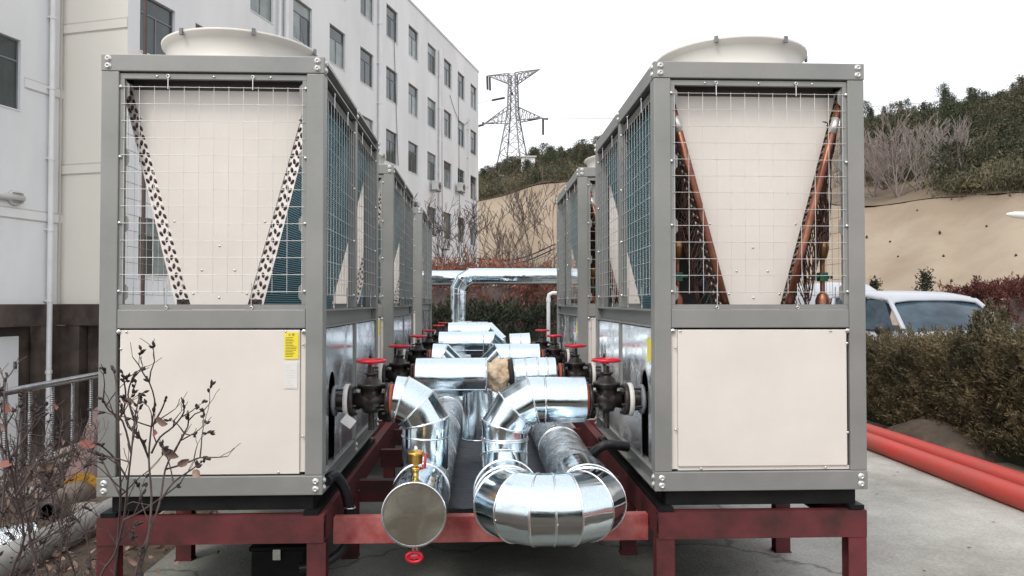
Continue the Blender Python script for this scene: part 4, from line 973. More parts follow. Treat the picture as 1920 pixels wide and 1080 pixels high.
RP = [(3.6, 'grey air cooled chiller with copper pipes, right front unit'), (6.47, 'grey air cooled chiller, rear one of the right row')]
GU = 'air cooled chillers in two rows'
cl = chiller('L', 1, LP[0][1], (XLc, LP[0][0], Z0), GU)
for y, lab in LP[1:]:
    c = copy_tree(cl); c.location = (XLc, y, Z0 + (.02 if y > 6.5 else 0)); c['label'] = lab
cr_ = chiller('R', -1, RP[0][1], (XRc, RP[0][0], Z0), GU)
for y, lab in RP[1:]:
    c = copy_tree(cr_); c.location = (XRc, y, Z0); c['label'] = lab

# ================================================================== VALVES
PZ = 1.042
def wheel_mb():
    m = MB(); r = .070
    m.tube([(r * math.cos(a * math.pi / 14), r * math.sin(a * math.pi / 14), .205) for a in range(28)], .0085, 8, closed=True)
    for k in range(3): a = k * 2.094 + .4; m.tube([(0, 0, .195), (r * .5 * math.cos(a), r * .5 * math.sin(a), .196), (r * math.cos(a), r * math.sin(a), .203)], .0065, 6)
    m.cyl((0, 0, .185), (0, 0, .212), .015, n=12); return m
def valve(loc, s, lab, tagcard=False):
    """axis along x; s=+1: chiller on the -x side (left row), -1 mirrored"""
    t = thing('gate_valve', lab, 'valve', loc, 0, 'gate valves on the chiller pipes')
    m = MB(); X = (1, 0, 0)
    m.lathe((0, 0, 0), X, [(-.085, .001), (-.085, .043), (-.04, .043), (-.03, .054), (.03, .054), (.04, .043), (.075, .043), (.075, .001)], 20)
    m.lathe((0, 0, 0), (0, 0, 1), [(-.062, .002), (-.06, .038), (-.03, .052), (.03, .055), (.062, .056), (.064, .070), (.076, .070), (.077, .072), (.088, .072), (.089, .05), (.112, .042), (.118, .028), (.132, .026), (.134, .034), (.142, .034), (.144, .016), (.175, .014), (.177, .001)], 18)
    m.build('valve_body', M['iron'], t)
    for x in (-.098 * s, .088 * s):
        f = MB(); f.lathe((x, 0, 0), X, [(-.011, .03), (-.011, .082), (.011, .082), (.011, .03)], 28); fl = f.build('flange', M['iron'], t); b = MB()
        for k in range(6): a = k * 1.047 + .3; b.cyl((x - .03, .068 * math.cos(a), .068 * math.sin(a)), (x + .03, .068 * math.cos(a), .068 * math.sin(a)), .008, n=6)
        b.build('flange_bolts', M['iron'], fl)
    x = .108 * s; MB().lathe((x, 0, 0), X, [(-.008, .03), (-.008, .084), (.008, .084), (.008, .03)], 28).build('red_flange', M['rustred'], t)
    x = -.122 * s; MB().lathe((x, 0, 0), X, [(-.011, .03), (-.011, .087), (.011, .087), (.011, .03)], 28).build('white_flange', M['gasket'], t)
    MB().lathe((0, 0, 0), (-s, 0, 0), [(.133, .04), (.20, .04), (.26, .04)], 18).build('pipe_stub', M['iron'], t)
    MB().lathe((-s * .185, 0, 0), X, [(-.008, .03), (-.008, .078), (.008, .078), (.008, .03)], 24).build('flange', M['alu'], t)
    b = MB(); 
    for k in range(4): a = k * 1.571 + .5; b.cyl((-s * .14, .066 * math.cos(a), .066 * math.sin(a)), (-s * .20, .066 * math.cos(a), .066 * math.sin(a)), .007, n=6)
    b.build('flange_bolts', M['iron'], t)
    wheel_mb().build('handwheel', M['red'], t)
    m = MB(); m.cyl((0, .0, -.06), (0, .0, -.15), .016, n=10); m.cyl((s * .098, 0, -.08), (s * .098, 0, -.1), .012, n=8); m.build('drain_stub', M['iron'], t)
    return t
PY = [3.875, 5.18, 6.70, 8.0, 9.75, 11.05]
vl = valve((-.573, PY[0], PZ), 1, 'gate valve with red handwheel, left row nearest the camera')
vr = valve((.652, PY[0], PZ), -1, 'gate valve with red handwheel, right row nearest the camera')
ordn = ['', 'second', 'third', 'fourth', 'fifth', 'sixth']
for i in range(1, 6):
    c = copy_tree(vl); c.location = (-.573, PY[i], PZ); c['label'] = f'gate valve with red handwheel, {ordn[i]} from the camera beside the left row'; c.rotation_euler = (0, 0, 0)
for i in range(1, 4):
    c = copy_tree(vr); c.location = (.652, PY[i], PZ); c['label'] = f'gate valve with red handwheel, {ordn[i]} from the camera beside the right row'
p = at(653, 790, 3.80); t = thing('paper_tag', 'white square tag hanging from the front left valve flange', 'tag', p)
MB().box(-.032, .032, -.001, .001, -.026, .026, Euler((R(10), R(38), R(15))).to_matrix().to_4x4()).build('card', M['white'], t)
MB().tube([(.0, 0, .02), (-.01, .03, .07)], .001, 4).build('string', M['wire'], t)

# ================================================================== INSULATED PIPES
def cladding(root, pts, r, mat='foil', split=.55, n=40, bead=True, endcap=(False, False), name='cladding_segment', ov=.0):
    """mitred sheet-metal jacket along a polyline; every sheet is its own part"""
    pts = [Vector(p) for p in pts]; pts = [p for i, p in enumerate(pts) if i == 0 or (p - pts[i - 1]).length > .004]
    for i in range(1, len(pts) - 1):
        if (pts[i] - pts[i - 1]).normalized().dot((pts[i + 1] - pts[i]).normalized()) < .1: print('BAD TURN', root.name, i, pts)
    P = [pts[0]]; kinds = [False]
    for a, b in zip(pts, pts[1:]):
        L_ = (b - a).length; k = max(1, round(L_ / split))
        for i in range(1, k + 1): P.append(a.lerp(b, i / k)); kinds.append(i == k)
    N = len(P); rings = []; u0 = None
    for k in range(N):
        din = (P[k] - P[k - 1]).normalized() if k else (P[1] - P[0]).normalized(); dout = (P[k + 1] - P[k]).normalized() if k < N - 1 else din
        if u0 is None: u0, _ = frame_of(din)
        rings.append((P[k], din, dout, (din + dout).normalized()))
    u = u0
    for k in range(N - 1):
        d = rings[k][2]; u = (u - d * u.dot(d)).normalized(); v = d.cross(u); m = MB(); R0 = r * (1.0 + (.004 if k % 2 else 0))
        def ringpts(c, nn, rad, sh=0):
            o_ = []
            for i in range(n):
                a = 2 * math.pi * i / n; q = (u * math.cos(a) + v * math.sin(a)) * rad; base = P[k] + q
                tt = (c - base).dot(nn) / d.dot(nn); o_.append(base + d * (tt + sh))
            return o_
        A = ringpts(P[k], rings[k][3], R0); B = ringpts(P[k + 1], rings[k + 1][3], R0); b = len(m.v)
        Ls = 1 if (P[k + 1] - P[k]).length < .15 else 3
        for j in range(Ls + 1):
            f = j / Ls
            for p_, q_ in zip(A, B):
                pt = p_.lerp(q_, f)
                if 0 < j < Ls: c = P[k].lerp(P[k + 1], f); pt = c + (pt - c) * (1 + .006 * mn.noise(pt * 9))
                m.v.append(tuple(pt))
        for j in range(Ls):
            for i in range(n): i2 = (i + 1) % n; m.face((b + j * n + i, b + j * n + i2, b + (j + 1) * n + i2, b + (j + 1) * n + i), True)
        m.mi = 1
        if bead:
            for (c, nn, sh) in ((P[k + 1], rings[k + 1][3], -.006),):
                r1 = ringpts(c, nn, R0, sh - .005); r2 = ringpts(c, nn, R0 + .0045, sh - .003); r3 = ringpts(c, nn, R0 + .0045, sh + .002); r4 = ringpts(c, nn, R0, sh + .004)
                b = len(m.v)
                for rg_ in (r1, r2, r3, r4): m.v += [tuple(p) for p in rg_]
                for j in range(3):
                    for i in range(n): i2 = (i + 1) % n; m.face((b + j * n + i, b + j * n + i2, b + (j + 1) * n + i2, b + (j + 1) * n + i), True)
        if n == 40 and r < .16 and k % 2 == 0 and name == 'cladding_segment' and mat == 'foil' and abs(P[k].y + root.location.y) < 5.5:
            for q_ in range(5):
                i_ = (q_ * 8 + 3) % n; c_ = B[i_] - d * .012; o_ = (c_ - (P[k + 1])); o_ = (o_ - d * o_.dot(d)).normalized(); m.lathe(c_, o_, [(-.001, .0035), (.0015, .003), (.0025, .0003)], 6)
        # longitudinal lap seam on long sheets
        if (P[k + 1] - P[k]).length > .2:
            i0 = int(n * .12); a_, b_ = A[i0], B[i0]; cc = P[k]; rad = (a_ - P[k]); rad = (rad - d * rad.dot(d)).normalized()
            m.bar(a_ + rad * .0015, b_ + rad * .0015, .006, .003)
        m.mi = 0
        for e, ring, c in ((0, A, P[0]), (1, B, P[-1])):
            if endcap[e] and ((e == 0 and k == 0) or (e == 1 and k == N - 2)):
                b = len(m.v); m.v += [tuple(p) for p in ring]; m.face(tuple(b + i for i in (range(n) if e else range(n - 1, -1, -1))))
        m.build(name, [M[mat], M['bead']], root)
def arc(c, p0dir, p1dir, r, k):   # points on a quarter arc: centre c, from c+p0dir*r to c+p1dir*r; mitre vertices
    c, a, b = Vector(c), Vector(p0dir), Vector(p1dir); o = []
    for i in range(k + 1): t_ = math.pi / 2 * i / k; o.append(c + a * r * math.cos(t_) + b * r * math.sin(t_))
    return o
def gores(c, a, b, r, k):  # outer polygon whose segments are tangent: k gores between
    c, a, b = Vector(c), Vector(a), Vector(b); o = []
    for i in range(k): t_ = math.pi / 2 * (i + .5) / k; o.append(c + (a * math.cos(t_) + b * math.sin(t_)) * r / math.cos(math.pi / 4 / k))
    return o
RM = .14; MZ = .615; RB = .119
XLm, XRm, XU = -.300, .500, .118
# left header
t = thing('left_header_pipe', 'long silver clad header pipe of the left side with round end cap facing the camera', 'pipe', (XLm, 3.3, MZ))
def rel(root, pts): return [Vector(p) - root.location for p in pts]
cladding(t, rel(t, [(XLm, 3.3, MZ), (XLm, 3.7, MZ)]), RM, 'foil', .5)
cladding(t, rel(t, [(XLm, 3.7, MZ), (XLm, 11.45, MZ)]), RM, 'foilold', .9)
cladding(t, rel(t, [(XLm, 11.45, MZ)] + gores((XLm, 11.7, MZ + .3), (0, 0, -1), (0, 1, 0), .3, 2) + [(XLm, 12.0, 1.0), (XLm, 12.0, 1.25)]), RM, 'foil', .9)
m = MB(); m.lathe((0, 0, 0), (0, -1, 0), [(-.012, RM + .001), (-.012, RM + .004), (.004, RM + .004), (.006, RM + .001), (.004, RM - .005)], 48); m.build('cap_rim', M['bead'], t)
m = MB(); m.lathe((0, 0, 0), (0, -1, 0), [(.001, RM - .003), (.002, .09), (.003, .04), (.003, .0005)], 48); m.build('end_cap', M['cap'], t)
# cross pipe at the back, riser joins it
zc = 1.972; XV = XLm - .085
t = thing('cross_pipe', 'silver pipe with mitred elbow crossing between the rows at the back', 'pipe', (XV, 12.0, 1.0))
cladding(t, rel(t, [(XLm - .085, 12.0, 1.02), (XV, 12.0, zc - .28)] + gores((XV + .28, 12, zc - .28), (-1, 0, 0), (0, 0, 1), .28, 3) + [(XV + .28, 12, zc), (3.4, 12, zc)]), .131, 'foil', 1.3)
t = thing('rear_left_pipe', 'silver pipe running left from behind the elbow of the cross pipe', 'pipe', (XV, 12.35, zc - .02))
cladding(t, rel(t, [(XV + .1, 12.33, zc - .02), (-3.2, 12.33, zc - .02)]), .127, 'foil', 1.3, endcap=(True, True))
for i, (x, y) in enumerate([(2.6, 12.0), (-2.6, 12.33)]):
    o = thing('pipe_post', ['steel post under the right end of the cross pipe', 'steel post under the rear left pipe'][i], 'post', (x, y, 0)); MB().box(-.03, .03, -.03, .03, .012, zc - .15).build('post', M['steelred'], o); MB().box(-.1, .1, -.1, .1, 0.002, .012).build('foot_plate', M['steelred'], o)
# right header with the U bend
UZ = .632; yU = 3.30; ru = (XRm - XU) / 2
t = thing('right_header_pipe', 'silver clad header pipe of the right side ending in a broad front U bend', 'pipe', (XRm, yU, UZ))
RU = .156; cx_ = (XRm + XU) / 2; e = .16
pts = [(XRm, 3.80, MZ + .005), (XRm, yU + e + .02, UZ)] + [tuple(p) for p in gores((XRm - e, yU + e, UZ), (1, 0, 0), (0, -1, 0), e, 3)] + [(cx_, yU, UZ)] + [tuple(p) for p in gores((XU + e, yU + e, UZ), (0, -1, 0), (-1, 0, 0), e, 3)] + [(XU, yU + e + .02, UZ), (XU, PY[0] - .26, UZ)]
cladding(t, rel(t, pts), RU, 'foil', 2.0)
cladding(t, rel(t, [(XRm, 11.3, MZ), (XRm, 3.78, MZ)]), RM, 'foilold', .9, endcap=(True, False))
# branch from U bend: elbow up, riser, elbow to the right, valve
def branch(name, lab, pts, r=RB, split=.42, mat='foil', cap=(True, True)):
    t = thing(name, lab, 'pipe', pts[0]); cladding(t, rel(t, pts), r, mat, split, endcap=cap); return t
ex = .17
def down_left(Y, xr, lab, s=-1):     # from the valve at x=xr towards the centre, elbow down at XU side
    pass
Y = PY[0]
branch('right_branch_pipe', 'silver elbow pipe from the front right valve down to the U bend',
       [(.536, Y, PZ)] + [(XU + .20, Y, PZ)] + [tuple(p) for p in gores((XU + .19, Y, PZ - .19), (0, 0, 1), (-1, 0, 0), .19, 3)] + [(XU, Y, PZ - .20), (XU, Y, UZ + .20)] + [tuple(p) for p in gores((XU, Y - .2, UZ + .2), (0, 1, 0), (0, 0, -1), .2, 2)] + [(XU, Y - .21, UZ), (XU, Y - .27, UZ)], .119, .5)
branch('left_branch_pipe', 'silver elbow pipe from the front left valve down into the left header',
       [(-.452, Y, PZ + .01)] + [tuple(p) for p in gores((-.455, Y, PZ - .16), (0, 0, 1), (1, 0, 0), .165, 3)] + [(-.295, Y, PZ - .19), (-.295, Y, .68)], .119, .5)
Y = PY[1]
branch('left_branch_pipe', 'straight silver pipe of the second left valve ending at bare yellow insulation', [(-.455, Y, PZ - .01), (.035, Y, PZ - .01)], .133, .33)
branch('right_branch_pipe', 'straight silver pipe of the second right valve behind the front right elbow', [(.508, Y, PZ), (.38, Y, PZ), (.22, Y, PZ - .012)], .124, .08)
branch('riser_pipe', 'short upright silver pipe under the second left branch', [(-.03, Y, PZ - .10), (-.03, Y, .60)], .105, .3)
Y = PY[2]
branch('left_branch_pipe', 'silver elbow pipe from the third left valve down into the left header', [(-.445, Y, PZ + .015)] + [tuple(p) for p in gores((-.43, Y, PZ - .17), (0, 0, 1), (1, 0, 0), .18, 2)] + [(-.25, Y, PZ - .2), (-.25, Y, .68)], .124, .5)
branch('right_branch_pipe', 'silver pipe from the third right valve with an elbow down at its left end', [(.515, Y, PZ + .01), (.24, Y, PZ + .01)] + [tuple(p) for p in gores((.24, Y, PZ - .18), (0, 0, 1), (-1, 0, 0), .19, 2)] + [(.05, Y, PZ - .2), (.05, Y, .62)], .124, .5)
Y = PY[3]
branch('left_branch_pipe', 'silver pipe from the fourth left valve with an elbow down at its right end', [(-.46, Y, PZ + .07), (.02, Y, PZ + .07)] + [tuple(p) for p in gores((.02, Y, PZ - .12), (0, 0, 1), (1, 0, 0), .19, 2)] + [(.21, Y, PZ - .14), (.21, Y, .62)], .124, .5)
branch('right_branch_pipe', 'straight silver pipe from the fourth right valve, farthest on the right', [(.515, Y, PZ + .06), (.30, Y, PZ + .05)], .12, .11)
Y = PY[4]
branch('left_branch_pipe', 'silver pipe from the fifth left valve with an elbow down at its right end', [(-.44, Y, PZ + .12), (.0, Y, PZ + .12)] + [tuple(p) for p in gores((.0, Y, PZ - .07), (0, 0, 1), (1, 0, 0), .19, 2)] + [(.19, Y, PZ - .09), (.19, Y, .62)], .124, .5)
Y = PY[5]
branch('left_branch_pipe', 'silver pipe from the sixth left valve, farthest on the left', [(-.45, Y, PZ + .10), (-.05, Y, PZ + .10)] + [tuple(p) for p in gores((-.05, Y, PZ - .09), (0, 0, 1), (1, 0, 0), .19, 2)] + [(.14, Y, PZ - .1), (.14, Y, .62)], .12, .5)
# bare fibre insulation at the joint of the second pair
bm = bmesh.new(); bmesh.ops.create_icosphere(bm, subdivisions=5, radius=1)
for v in bm.verts:
    p = v.co.copy(); n_ = mn.noise(p * 1.8) * .30 - abs(mn.noise(p * 4.5)) * .22 + mn.noise(p * 9) * .03; v.co = Vector((p.x * .11, p.y * .105, p.z * .112)) * (1 + n_)
me = bpy.data.meshes.new('insulation'); bm.to_mesh(me); bm.free(); me.materials.append(M['fibre']); me.polygons.foreach_set('use_smooth', [True] * len(me.polygons))
t = thing('bare_insulation', 'torn yellow glass fibre insulation bulging between two silver pipes', 'insulation', (.115, PY[1] - .02, PZ + .01))
link('fibre_wad', me, t); MB().lathe((.10, .0, .0), (1, 0, .1), [(-.03, .03), (-.03, .105), (.005, .108), (.005, .03)], 28).build('dark_end_ring', M['dark'], t)
# air vent on the left header
p = Vector((-.305, 3.45, MZ + RM - .01)); t = thing('air_vent_valve', 'brass automatic air vent with red lever on top of the left header pipe', 'valve', p)
MB().lathe((0, 0, 0), (0, 0, 1), [(0, .014), (.03, .014), (.031, .020), (.045, .020), (.046, .012), (.058, .012)], 14).build('stem', M['brass'], t)
MB().lathe((0, 0, 0), (0, 0, 1), [(.058, .012), (.062, .030), (.105, .032), (.106, .038), (.115, .038), (.116, .030), (.122, .026), (.124, .001)], 24).build('float_chamber', M['brass'], t)
MB().lathe((.0, 0, 0), (0, 0, 1), [(.124, .009), (.142, .008), (.143, .001)], 12).build('top_nozzle', M['bolt'], t)
MB().tube([(.018, 0, .038), (.040, -.002, .042), (.046, -.002, .11)], .0065, 8).build('lever', M['red'], t)
# drain cock under the end cap
p = Vector((-.30, 3.36, MZ - RM)); t = thing('drain_valve', 'small drain valve with red handle under the round end cap', 'valve', p)
MB().cyl((0, 0, .01), (0, 0, -.05), .013, n=12).build('stem', M['bolt'], t); MB().cyl((0, -.03, -.05), (0, .03, -.05), .017, n=14).build('body', M['bolt'], t)
m = MB(); m.tube([(.034 * math.cos(a * .5236), -.034, -.055 + .022 * math.sin(a * .5236)) for a in range(12)], .008, 8, closed=True); m.bar((-.034, -.034, -.055), (.034, -.034, -.055), .012, .01); m.build('handle', M['red'], t)
# corrugated conduits
def conduit(pts, r, lab):
    C_ = [Vector(p) for p in pts]; o_ = []
    for i in range(len(C_) - 1):
        p0, p1, p2, p3 = C_[max(i - 1, 0)], C_[i], C_[i + 1], C_[min(i + 2, len(C_) - 1)]; L_ = (p2 - p1).length; K_ = max(4, int(L_ / .006))
        for k in range(K_): u_ = k / K_; o_.append(.5 * ((2 * p1) + (p2 - p0) * u_ + (2 * p0 - 5 * p1 + 4 * p2 - p3) * u_ ** 2 + (3 * p1 - p0 - 3 * p2 + p3) * u_ ** 3))
    rad = [r * (1.05 if k % 2 else .80) for k in range(len(o_))]
    o = MB().tube(o_, rad, 14).build('corrugated_conduit', M['rubber']); tag(o, lab, 'conduit')
conduit([(-.77, 3.74, .665), at(628, 893, 3.84), at(645, 915, 3.90), at(654, 950, 3.93), at(660, 985, 3.95), at(652, 1015, 3.95), at(632, 1040, 3.93), at(600, 1058, 3.90), at(560, 1066, 3.88)], .027, 'black corrugated conduit looping down beside the left front unit')
conduit([(.84, 4.25, .72), (.70, 4.2, .74), (.60, 4.22, .66), (.56, 4.3, .56)], .028, 'black corrugated conduit arching out beside the right front unit')
o = thing('conduit_clamp', 'small steel clamp ring round the left conduit', 'clamp', tuple(at(655, 951, 3.93))); MB().lathe((0, 0, 0), (.1, 0, 1), [(-.003, .029), (-.003, .034), (.003, .034), (.003, .029)], 18).build('ring', M['bolt'], o)
# white plastic pipe near the back
t = thing('white_plastic_pipe', 'thin white plastic pipe standing beside the right row at the back', 'pipe', (.985, 11.0, 0))
MB().tube([(0, 0, .012), (0, 0, 1.62), (.01, 0, 1.665), (.06, 0, 1.69), (.14, 0, 1.69)], .027, 12).build('upright', M['pvc'], t); MB().cyl((0, 0, 1.56), (0, 0, 1.62), .034, n=12).build('socket', M['pvc'], t)
# black box under the left frame
p = at(530, 1024, 4.1); t = thing('junction_box', 'black box on the ground under the left front unit', 'box', (p.x, 4.1, .012))
box('case', M['black'], t, -.14, .14, -.10, .12, 0, .22, bevel=.01); box('lid', M['black'], t, -.15, .15, -.11, .13, .2215, .245, bevel=.006); box('latch', M['bolt'], t, -.02, .02, -.12, -.111, .18, .235)

# ================================================================== LEFT SIDE
t = thing('stainless_railing', 'stainless steel railing with ringed balusters at the edge of the lower yard', 'railing', (-3.98, 7, 0))
MB().tube([(.02, -3.2, .80), (0, 0, .80), (0, 9, .80)], .032, 12).build('top_rail', M['stainless'], t)
MB().tube([(.02, -3.2, .10), (0, 0, .10), (0, 9, .10)], .018, 8).build('bottom_rail', M['stainless'], t)
m = MB(); prof = [(.10, .014)]
for i in range(34): z = .12 + i * .0195; prof += [(z, .012), (z + .006, .0185), (z + .012, .0185), (z + .018, .012)]
m.lathe((0, 0, 0), (0, 0, 1), prof + [(.79, .012)], 8); bal = m.mesh('baluster', M['stainless'])
for i in range(34): link('baluster', bal, t, loc=(.0, -3.0 + i * .34, 0))
for i in range(5): MB().cyl((0, -3.1 + i * 2.7, .0), (0, -3.1 + i * 2.7, .80), .028, n=12).build('post', M['stainless'], t)
MB().box(XE - .02, XE + .32, -3, 20, .013, .09).build('yard_kerb', M['stone']); tag(bpy.data.objects['yard_kerb'], kind='structure')
# old pipes and debris
def simple_pipe(name, lab, p0, p1, r, mat, hole=.5, inner=None):
    p0, p1 = Vector(p0), Vector(p1); d = (p1 - p0); t = thing(name, lab, 'pipe', p0); L_ = d.length
    MB().lathe((0, 0, 0), d, [(0, r * hole), (0, r * .97), (.008, r), (L_ * .5, r), (L_, r), (L_, r * hole)], 28).build('jacket', M[mat], t)
    if inner: MB().lathe((0, 0, 0), d, [(-.003, r * hole), (-.004, r * .7), (-.002, r * .96)], 28).build('cut_end', M[inner], t)
    MB().lathe((0, 0, 0), d, [(-.012, r * hole * .7), (-.012, r * hole), (L_ + .01, r * hole), (L_ + .01, r * hole * .7)], 20).build('inner_pipe', M['iron'], t); return t
a = at(152, 915, 5.6); b = at(184, 852, 8.4)
simple_pipe('old_insulated_pipe', 'old pink jacketed pipe with a frayed yellow foam end behind the shrub', (a.x, a.y, .17), (b.x - .35, 9.2, .17), .135, 'pinkjacket', .42, 'foam')
a = at(92, 930, 5.2); simple_pipe('dark_old_pipe', 'dark rusty pipe end left of the yellow foam end', (a.x, a.y, .13), (a.x - .1, 8.2, .13), .11, 'bark', .6)
a, b = at(215, 950, 5.25), at(40, 1024, 4.35); d = (a - b).normalized()
simple_pipe('grey_pipe', 'smooth grey pipe lying on the ground left of the red frame', (b.x - d.x * .8, b.y - d.y * .8, .105), (a.x + d.x * .6, a.y + d.y * .6, .105), .10, 'greypipe', .85)
t = thing('loose_foil_pipe', 'crumpled silver foil covered pipe at the lower left corner', 'pipe', (-3.0, 4.35, .1)); cladding(t, [(-.9, -.8, .0), (.25, .35, .0)], .10, 'foilold', .5, endcap=(True, True))
# soil bed and leaf litter
mb = MB(); NX, NY = 30, 40
for i in range(NX):
    for j in range(NY):
        x = XE + .3 + 1.95 * i / (NX - 1); y = 2.0 + 6.5 * j / (NY - 1); e = min(1, 3 * min(i, NX - 1 - i) / NX) * min(1, 4 * min(j, NY - 1 - j) / NY); mb.v.append((x, y, .008 + e * (.05 + .09 * max(0, mn.noise(Vector((x * 1.7, y * 1.5, 0))) + .3) + .03 * mn.noise(Vector((x * 8, y * 8, 3))))))
for i in range(NX - 1):
    for j in range(NY - 1): a = i * NY + j; mb.face((a, a + NY, a + NY + 1, a + 1), True)
tag(mb.build('planting_bed', M['darksoil']), kind='structure')
rng = np.random.default_rng(77); n = 2600; P = np.stack([rng.uniform(XE + .3, -1.95, n), rng.uniform(1.9, 8, n), rng.uniform(.05, .13, n)], 1); P[:, 0] += rng.normal(0, .15, n)
V, Fc = blades(P, np.tile([1., 0, .1], (n, 1)), .045, .03, rng, .9)
tag(link('leaf_litter', npmesh('leaf_litter', V, Fc, M['leaf'])), 'brown dead leaves littering the bed at the lower left', 'leaf litter', kind='stuff')
rng = np.random.default_rng(78); n = 130; P = np.stack([rng.uniform(-1.7, 4.0, n), rng.uniform(3.9, 9, n), np.full(n, .016)], 1)
V, Fc = blades(P, np.tile([1., 0, .05], (n, 1)), .035, .02, rng, .12); V[:, 2] = np.abs(V[:, 2] - .016) * .3 + .014
tag(link('blown_leaves', npmesh('blown_leaves', V, Fc, M['leaf'])), 'scattered small dry leaves blown over the concrete pavement', 'leaves', kind='stuff')
rg = random.Random(5)
for i in range(16):
    x = rg.uniform(-3.9, -2.1); y = rg.uniform(3.4, 6); r = rg.uniform(.04, .12); bm = bmesh.new(); bmesh.ops.create_icosphere(bm, subdivisions=2, radius=r)
    for v in bm.verts: v.co = Vector((v.co.x * 1.3, v.co.y, v.co.z * .6)) * (1 + .5 * mn.noise(v.co * 14 + Vector((i, 0, 0))))
    me = bpy.data.meshes.new('stone'); bm.to_mesh(me); bm.free(); me.materials.append(M['stone']); o = link('stone', me, loc=(x, y, .06 + r * .3)); tag(o, 'grey stone lying in the littered planting bed', 'stone', 'stones in the planting bed')

def leaf_mesh(size, mat):
    m = MB(); P = [(-.5, 0, 0), (-.25, .24, .04), (.1, .30, .05), (.38, .14, 0), (.52, 0, -.08), (.38, -.14, .0), (.1, -.30, .05), (-.25, -.24, .04)]
    m.v += [(x * size, y * size, z * size) for x, y, z in P] + [(0, 0, -.05 * size)]
    for i in range(8): m.face((i, (i + 1) % 8, 8), True)
    return m.mesh('dry_leaf', mat)
LM, LR = leaf_mesh(.042, M['leaf']), leaf_mesh(.042, M['redleaf'])
bud_me = MB().lathe((0, 0, 0), (0, 0, 1), [(0, .0008), (.003, .0035), (.007, .0042), (.012, .0022), (.015, .0002)], 6).mesh('bud', M['bud'])
def shrub(name, lab, Y, stems, seed, tipsn, leaves, mat='twig', twigs=1.0, budp=.5, thick=.0045):
    """stems: lists of photo pixels followed at about distance Y"""
    rg = random.Random(seed); b0 = at(stems[0][0][0], stems[0][0][1], Y); t = thing(name, lab, 'shrub', (b0.x, Y, 0)); m = MB(); base = Vector((b0.x, Y, 0)); bd = MB(); spots = []
    def buds(q, d):
        for k in range(rg.randint(2, 5)):
            o_ = q - d * rg.uniform(0, .035); a = (d + Vector((rg.gauss(0, .6), rg.gauss(0, .6), rg.gauss(0, .4)))).normalized(); bd.lathe(o_, a, [(0, .0008), (.003, .0032), (.008, .0038), (.012, .002), (.015, .0002)], 5)
    for st in stems:
        pts = []
        for k, (x, y) in enumerate(st): pts.append(at(x, y, Y + .05 * math.sin(k * .8 + st[0][0])) - base)
        if st[0][1] > 1060:
            dd = pts[0] - pts[2]; kk = pts[0].z / max(.05, -dd.z); b_ = Vector((pts[0].x + max(-.2, min(.2, dd.x * kk * .6)), pts[0].y, 0.0)); top_ = pts[0].copy()
            for q_ in range(6): pts.insert(0, top_.lerp(b_, (q_ + 1) / 6))
        # smooth
        o_ = []
        for i in range(len(pts) - 1):
            p0, p1, p2, p3 = pts[max(i - 1, 0)], pts[i], pts[i + 1], pts[min(i + 2, len(pts) - 1)]
            for u_ in (0, .33, .66): o_.append(.5 * ((2 * p1) + (p2 - p0) * u_ + (2 * p0 - 5 * p1 + 4 * p2 - p3) * u_ ** 2 + (3 * p1 - p0 - 3 * p2 + p3) * u_ ** 3))
        o_.append(pts[-1]); big = st[0][1] > 1060; r0 = thick * (1.35 if big else .75)
        m.tube(o_, r0, 7, r1=.0016)
        buds(o_[-1], (o_[-1] - o_[-2]).normalized())
        for k in range(int(len(o_) * twigs)):
            i = rg.randint(int(len(o_) * (.35 if big else .1)), len(o_) - 2); dr = (o_[i + 1] - o_[i]).normalized(); nd = (dr + Vector((rg.gauss(0, .75), rg.gauss(0, .4), rg.gauss(0, .4) + .25))).normalized()
            mm, tp = bare(rg, o_[i], [nd], rg.uniform(.04, .095), .0020, 1, nside=2, spread=.6, seg=3, mb=m, minr=.0009, wob=.16)
            for q, d in tp:
                spots.append((q, d))
                if rg.random() < budp: buds(q, d)
    m.build('branches', M[mat], t); bd.build('buds', M['bud'], t)
    for (x, y, red, sc) in leaves:
        q = at(x, y, Y - .02) - base; link('dry_leaf', LR if red else LM, t, loc=q, rot=(rg.uniform(.7, 1.9), rg.uniform(-.6, .6), rg.uniform(-1, 1)), scale=sc)
    return t
stems = [[(215, 1075), (222, 1000), (226, 930), (224, 860), (222, 790), (219, 730), (213, 690)],
         [(190, 1078), (215, 1040), (232, 975), (240, 900), (246, 850), (252, 790), (262, 740)],
         [(262, 1078), (278, 1010), (284, 930), (279, 860), (284, 800), (290, 750), (275, 705)],
         [(256, 1070), (276, 1010), (300, 940), (310, 880), (330, 840), (352, 800), (352, 770)],
         [(246, 850), (230, 790), (205, 770), (190, 745)], [(279, 860), (262, 820), (240, 800), (232, 770)], [(284, 800), (302, 770), (312, 745)],
         [(310, 880), (345, 870), (375, 858), (395, 862)], [(240, 900), (215, 860), (195, 840), (180, 830)], [(284, 850), (300, 820), (325, 800), (345, 772), (340, 745)],
         [(226, 930), (205, 890), (190, 860)], [(232, 975), (262, 960), (300, 935), (340, 905)], [(252, 790), (240, 740), (252, 700)], [(300, 940), (325, 905), (360, 880), (378, 866)], [(222, 790), (236, 750), (230, 700)]]
shrub('leafless_shrub', 'leafless shrub with dark buds and few dry leaves before the left front unit', 1.9, stems, 4, 3, [(302, 790, False, 1.05), (290, 812, True, .75), (318, 850, False, 1.1), (343, 868, False, .8), (368, 888, False, .8), (240, 752, False, .7), (250, 1052, False, .9)], twigs=.28, budp=.35, thick=.0036)
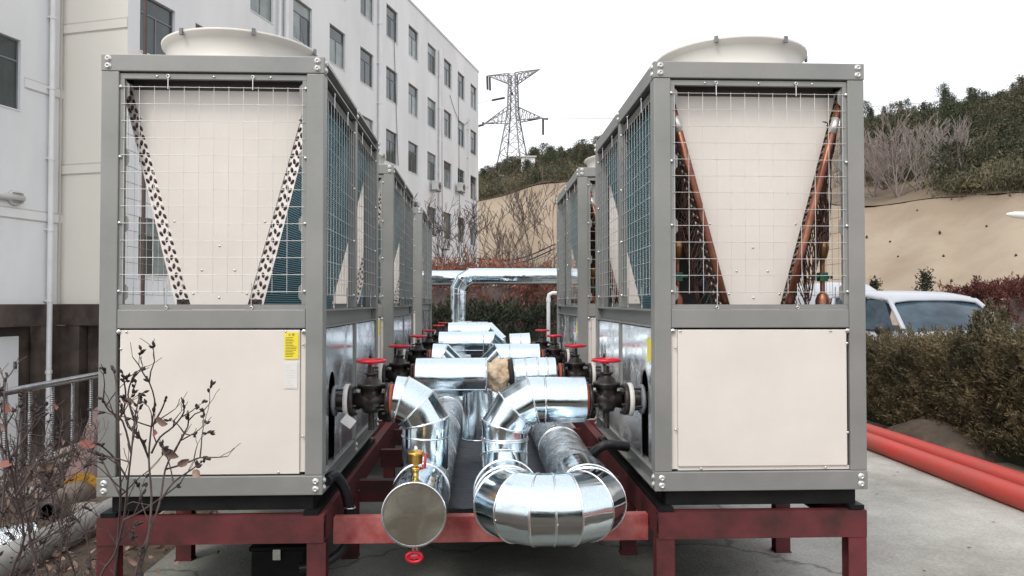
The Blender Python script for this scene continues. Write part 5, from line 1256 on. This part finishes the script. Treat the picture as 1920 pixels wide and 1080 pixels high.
stems = [[(20, 1078), (45, 1010), (30, 930), (18, 860), (10, 800), (8, 740), (14, 700)], [(70, 1078), (58, 1020), (48, 960), (30, 900), (32, 840), (40, 760)], [(-20, 1070), (0, 980), (8, 900), (2, 820), (-10, 740)],
         [(30, 930), (60, 880), (80, 850)], [(18, 860), (40, 830), (58, 800), (60, 760)], [(48, 960), (90, 930), (130, 900)], [(58, 1020), (100, 1000), (140, 970)]]
shrub('leafless_shrub', 'leafless shrub with dark buds at the left edge of the picture', 2.2, stems, 8, 3, [(12, 765, True, 1.0), (10, 870, True, 1.0), (5, 800, False, .9)], twigs=.6, budp=.3)
stems = [[(110, 1075), (120, 1000), (140, 940), (165, 880), (175, 830)], [(140, 1075), (110, 980), (90, 900), (80, 840), (95, 780)], [(60, 1075), (95, 990), (120, 920), (110, 850), (118, 790)], [(170, 1075), (160, 1000), (120, 950), (60, 900), (30, 880)], [(90, 1075), (60, 980), (110, 880), (150, 850)], [(30, 1075), (60, 950), (70, 870), (95, 830)]]
shrub('brown_brush', 'tangled reddish brown dry brush between the left shrub and the railing', 3.3, stems, 12, 3, [(163, 833, True, 1.6), (88, 875, False, 1.5), (105, 762, True, 1.2), (60, 880, False, 1.2), (118, 828, False, 1.2)], twigs=1.3, budp=.08, thick=.0045)
rg = random.Random(9)
for i in range(5):
    x, y = rg.uniform(-3.9, -2.6), rg.uniform(4.4, 7.2)
    bare_tree('brown_brush', ['dry twiggy brush low in the bed', 'dry twiggy brush by the railing foot', 'dry twiggy brush behind the grey pipe', 'dry twiggy brush at the back of the bed', 'dry twiggy brush beside the old pipes'][i], (x, y, .02), .75, 9, M['twig'], 90 + i, 3, .006, lean=.8, spread=.7, cat='brush', minr=.0022)

# ================================================================== BEHIND THE CAMERA (hedge added only to darken reflections in the sheet metal)
leaf_bank('added_rear_hedge', 'unseen dark hedge added behind the viewer for the metal to reflect', 'hedge', -6, 6, -4.2, -3.0, lambda x, y: 1.45 + .15 * mn.noise(Vector((x, y, 3))), M['hedge'], 16000, 31, .14, .04, nclump=700, tuft=.25)
for o in bpy.data.objects:
    if o.parent and o.name.split('.')[0] in ('buds', 'screws', 'guard_clips', 'tube_bends', 'capillary_tubes', 'flange_bolts', 'printed_lines', 'foliage', 'weep_hole_pipes', 'bracing', 'branches', 'crown', 'inner_branches'):
        o['kind'] = 'stuff'
